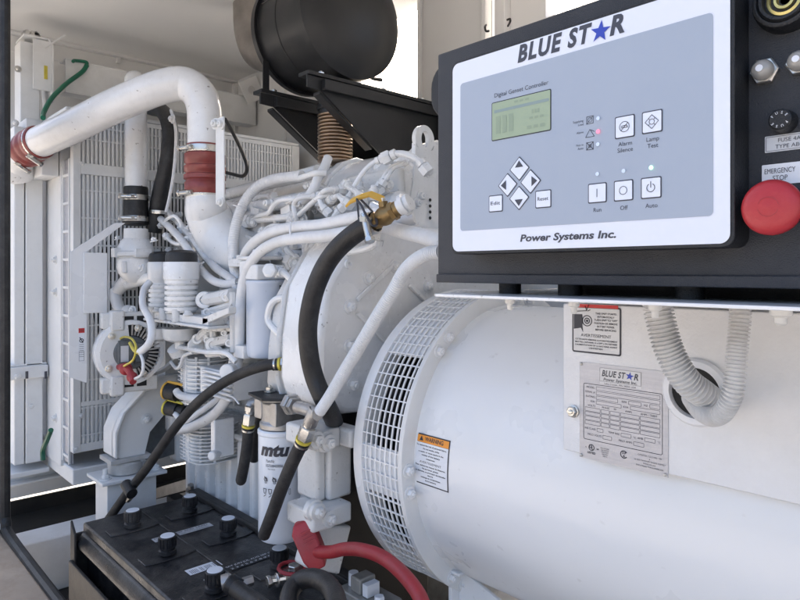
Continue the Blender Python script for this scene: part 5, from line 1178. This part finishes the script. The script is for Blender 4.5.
hose('engine_conduit', '370 220 .78;385 226 .77;400 231 .76;418 235 .74;445 243 .70', .0130, M['conduit'], 'ribbed conduit passing behind the brass valve to the control box', n=20, corr=.14, pitch=.0055, grp='conduits along the engine')
hose('engine_conduit', '372 205 .84;392 214 .84;410 224 .82;428 236 .80;446 244 .78', .0070, M['engine'], 'smooth hose below the lifting eye going to the control box', grp='conduits along the engine')
hose('engine_conduit', '236 283 .80;236 300 .79;236 330 .79;234 352 .79;230 372 .77;218 388 .755;200 398 .75;182 396 .745;176 391 .742', .0105, M['conduit'], 'ribbed conduit ending at the yellow rimmed connector', corr=.12, pitch=.005, grp='conduits along the engine')
hose('engine_conduit', '228 390 .75;214 402 .745;200 412 .742;184 421 .74;172 410 .742', .0078, M['conduit'], 'thin conduit ending at the lower connector', grp='conduits along the engine')
hose('engine_conduit', '302 452 .80;303 475 .80;304 500 .79;310 520 .79;313 545 .79', .0125, M['conduit'], 'pale conduit standing upright right of the oil filter', corr=.06, pitch=.006, grp='conduits along the engine')
hose('engine_conduit', '310 440 .78;310 470 .78;311 500 .78;317 522 .79', .0095, M['conduit_grey'], 'narrow ribbed conduit between oil filter and rear mount', corr=.14, pitch=.005, grp='conduits along the engine')
for s, l in (('291 222 .76;290 230 .755;291 238 .755;293 243 .76', 'white cable tie binding the twin conduits over the fuel filter'), ('227 395 .735;234 398 .735;239 404 .735', 'white cable tie on the conduits beside the finned compressor'),
             ('204 262 .765;196 268 .765;190 274 .77', 'white cable tie on the loom above the ribbed casting'), ('233 205 .80;240 207 .80;246 210 .82', 'white cable tie high on the bent conduit by the red hose')):
    solo('cable_tie', MB().tube(pts(s), .0022, 6), M['tie'], l, 'cable tie', 'white cable ties')
m = MB(); a = at(228, 259, Y=.80); m.box(a, a+V(.06, .03, -.02)); m.box(at(236, 255, Y=.795), at(243, 264, Y=.80)); q = at(239, 352, Y=.75); m.box(q-V(.02, .0, .015), q+V(.02, .05, .015)); obj('conduit_clips', m, E, en, .002)
m = MB(); q = at(396, 248, X=-1.06); m.cyl(q-V(0, 0, .02), q+V(0, 0, .06), .008, 12); m.hexa(q, (0, 0, 1), .017, .02); m.hexa(q+V(0, -.02, .03), (.3, -1, 0), .011, .02); m.box(q+V(-.02, .02, -.02), q+V(.01, .06, .05)); m.hexa(q+V(0, 0, -.03), (0, 0, 1), .014, .016); obj('sender_unit', m, K, en)

# ================================================================== BATTERY
BZ = -.652
bt = thing('battery', 'large black battery with six white topped caps in a dirty tray', 'battery', (-1.42, .675, -.90))
bx0, bx1, by0, by1 = -1.775, -1.03, .525, .822
m = MB(); m.box((bx0+.01, by0+.012, -.90), (bx1, by1-.004, BZ-.024)); obj('case', m, M['batt'], bt, .006)
m = MB(); m.box((bx0, by0+.004, BZ-.024), (bx1, by1, BZ)); m.prism([V(bx0, by0+.002, BZ-.024), V(bx0, by0-.012, BZ-.045), V(bx0, by0-.012, BZ-.06), V(bx0, by0+.010, BZ-.06), V(bx0, by0+.012, BZ-.024)], (bx1-bx0, 0, 0)); obj('lid', m, M['batt'], bt, .005)
m = MB(); caps = [(x, y) for x in (-1.65, -1.437, -1.206) for y in (.610, .762)]
for x, y in caps:
    m.prism([V(x-.022, y-.060, BZ), V(x+.022, y-.060, BZ), V(x+.030, y-.03, BZ), V(x+.030, y+.03, BZ), V(x+.022, y+.060, BZ), V(x-.022, y+.060, BZ), V(x-.030, y+.03, BZ), V(x-.030, y-.03, BZ)], (0, 0, .003))
m.box((bx0+.02, .668, BZ), (bx1, .676, BZ+.003)); obj('cell_ridges', m, M['batt'], bt, .003)
for x, y in caps:
    b_ = MB(); prf = [(0, .020), (.008, .020), (.010, .0165), (.013, .0165), (.015, .0195), (.038, .0195), (.0395, .0175)]; b_.lathe(V(x, y, BZ+.006), (0, 0, 1), prf, 28)
    for k in range(14): a = 2*PI*k/14; b_.box(V(x+.0192*math.cos(a)-.0012, y+.0192*math.sin(a)-.0012, BZ+.022), V(x+.0192*math.cos(a)+.0012, y+.0192*math.sin(a)+.0012, BZ+.043))
    c_ = obj('filler_cap', b_, M['batt'], bt); b_ = MB(); b_.lathe(V(x, y, BZ+.0456), (0, 0, 1), [(0, .0160), (.001, .0155)], 24); obj('cap_top', b_, M['paper'], c_)
m = MB(); m.box((bx0-.02, by1+.002, -.90), (bx1+.12, by1+.010, BZ+.010)); m.box((bx0-.02, by1+.010, BZ+.004), (bx1+.12, by1+.034, BZ+.010)); m.box((bx0-.022, by0-.02, -.905), (bx0-.014, by1+.002, BZ-.03)); m.prism([V(bx0-.014, by0-.022, -.9), V(bx0-.014, by0-.022, BZ+.008), V(bx0+.02, by0-.022, BZ-.02), V(bx0+.02, by0-.022, -.9)], (0, .006, 0)); m.box((bx0, by0-.03, -.905), (bx1+.1, by0-.022, -.74)); obj('tray', m, M['battrim'], bt, .002)
def fbt(x0, y0, z): return lambda u, v: V(x0-v, y0+u, z)
def blab(px0, py0, L, Wd, lines, nm, kind='paper', ink='ink'):
    z = BZ+.0012; k = z/((271-py0)/640); t = (px0-400)/640; r_, f_ = t*k, k
    x = CS*r_-CC*f_; y = CC*r_+CS*f_
    m = MB(); m.rect(0, 0, L, Wd, fbt(x, y, z)); l_ = obj(nm, m, M[kind], bt); m = MB()
    for (s, u, v, sz, wd) in lines: m.text(s, L*u, Wd*v, Wd*sz, fbt(x, y, z+.0006), 'L', width=L*wd)
    obj('lettering', m, M[ink], l_)
blab(155.5, 542.5, .150, .026, [('POISON', .03, .52, .34, .22), ('DANGER', .28, .52, .34, .22), ('ACID', .53, .52, .34, .16), ('LEAD', .74, .52, .34, .2), ('SHIELD EYES. EXPLOSIVE GASES CAN CAUSE BLINDNESS', .03, .12, .18, .9)], 'safety_strip', 'silverlab')
blab(190.5, 575.5, .075, .030, [('||||| || |||| |||', .08, .25, .5, .82)], 'barcode_label')
blab(227, 572.5, .155, .030, [('MAY JUN JUL AUG SEP OCT', .03, .62, .22, .85), ('1 2 3 4 5 6 7 8 9 0 1 2', .03, .15, .22, .85)], 'date_strip', 'batt', 'paper')
blab(208, 583.5, .05, .022, [('12V', .1, .2, .5, .4)], 'small_label', 'silverlab')
# terminal and cables
tp = at(294, 574, Y=.735); m = MB(); m.lathe(V(tp.x, tp.y, BZ), (0, 0, 1), [(0, .02), (.01, .02), (.012, .010), (.04, .009)], 20)
tcl = MB(); tz = BZ+.03
tcl.box((tp.x-.022, tp.y-.024, tz-.008), (tp.x+.022, tp.y+.02, tz+.010)); tcl.tube([V(tp.x-.01, tp.y-.05, tz), V(tp.x+.0, tp.y-.02, tz)], .0085, 10, sm=0); tcl.hexa(V(tp.x-.01, tp.y-.058, tz), (0.2, 1, 0), .012, .010); tcl.hexa(V(tp.x, tp.y, tz+.011), (0, 0, 1), .013, .010); tcl.lathe(V(tp.x-.003, tp.y-.04, tz), (.2, 1, 0), [(0, .014), (.003, .014)], 16)
obj('terminal_post', m, M['alu'], bt)
ct = thing('battery_cable', 'thick red cable with upright red rubber boot over the battery terminal', 'cable', (tp.x, tp.y, tz-.01))
obj('clamp', tcl, M['steel'], ct, .002)
m = MB(); a = at(303, 527, Y=.69); b = at(318, 563, Y=.70); d_ = (b-a).normalized(); s_ = d_.cross(V(CC, -CS, 0)).normalized(); n_ = V(CC, -CS, 0)
def quad(c, w, h): return [c-s_*w-n_*h, c+s_*w-n_*h, c+s_*w+n_*h, c-s_*w+n_*h]
q0, q1, q2, q3 = quad(a+d_*-.012, .014, .011), quad(a+d_*.002, .022, .017), quad(a+(b-a)*.75, .021, .017), quad(b+d_*.008, .014, .012)
vs = q0+q1+q2+q3; fs = [(3, 2, 1, 0), (12, 13, 14, 15)]
for k in range(3):
    for i in range(4): j = (i+1) % 4; fs.append((4*k+i, 4*k+j, 4*k+4+j, 4*k+4+i))
m.add(vs, fs); obj('boot', m, M['redrub'], ct, .004, seg=3)
m = MB()
for k in range(4): c_ = a+(b-a)*(.05+k*.09)+n_*.0175-s_*.0 ; m.prism([c_-s_*.018, c_+s_*.004, c_+s_*.004+d_*.0025, c_-s_*.018+d_*.0025], n_*.0015)
obj('boot_ribs', m, M['redrub'], ct)
m = MB(); m.tube([b-d_*.022, at(330, 552, Y=.70), at(345, 549, Y=.70), at(362, 550, Y=.70), at(382, 557, Y=.70), at(402, 573, Y=.69), at(420, 597, Y=.68), at(428, 625, Y=.66)], .0115, 20); obj('cable', m, M['redrub'], ct)
m = MB(); rr_ = []
m.tube([V(tp.x+.03*math.cos(a_), tp.y-.005+.026*math.sin(a_), tz+.015) for a_ in [i*PI/6 for i in range(12)]], .004, 8, sm=0, closed=True); obj('red_band', m, M['redrub'], ct)
m = MB(); m.tube(pts('292 640 .52;289 612 .55;290 594 .57;298 582 .59;312 578 .60;326 583 .60;335 596 .58;338 615 .55;338 640 .52'), .0150, 22); solo('black_cable', m, M['rubber'], 'thick black cable arching in a loop in front of the red boot', 'cable', 'black battery cables')
m = MB(); m.tube(pts('236 588 .60;246 596 .60;258 604 .60;272 616 .58'), .016, 20); m.lathe(at(234, 586, Y=.60), (-.5, -.3, .25), [(-.01, .018), (.012, .018), (.016, .013)], 20); solo('black_cable', m, M['rubber'], 'stub of black cable with worn end beside the nearest left cap', 'cable', 'black battery cables')
m = MB(); q = at(243, 583, Y=.62); m.hexa(q, (.3, .9, .1), .010, .02); m.lathe(q+V(-.03, -.03, 0), (.4, .8, .1), [(0, .014), (.014, .015), (.02, .011)], 16); solo('cable_lug', m, M['alu'], 'worn grey cable lug beside the nearest left battery cap', 'lug')
# clear relay parts right of the battery
t = thing('terminal_block', 'small clear covered terminal block on the frame right of the battery', 'terminal block', tuple(at(365, 590, Y=.80)))
q = at(368, 590, Y=.80); m = MB(); m.box(q-V(.06, .03, .03), q+V(.06, .035, -.005)); m.box(q-V(.03, .02, .005), q+V(.0, .02, .025)); obj('block', m, M['clear'], t, .003)
m = MB(); m.box(q+V(.005, -.018, -.003), q+V(.02, .012, .02)); m.cyl(q+V(-.045, 0, -.005), q+V(-.045, 0, .02), .010, 12); m.hexa(q+V(.045, -.01, -.005), (0, 0, 1), .010, .014); obj('studs', m, M['paper'], t)
m = MB(); m.prism([at(*p, Y=.9) for p in ((150, 490), (196, 476), (200, 486), (150, 500))], (0, .02, 0)); q = at(191, 490, Y=.84); m.hexa(q, (.3, -.2, .8), .010, .02); m.hexa(q+V(-.02, 0, -.005), (1, 0, .3), .008, .02); obj_ = solo('pipe_fitting', m, M['alu'], 'corroded grey fitting lying behind the farthest battery cap', 'fitting')
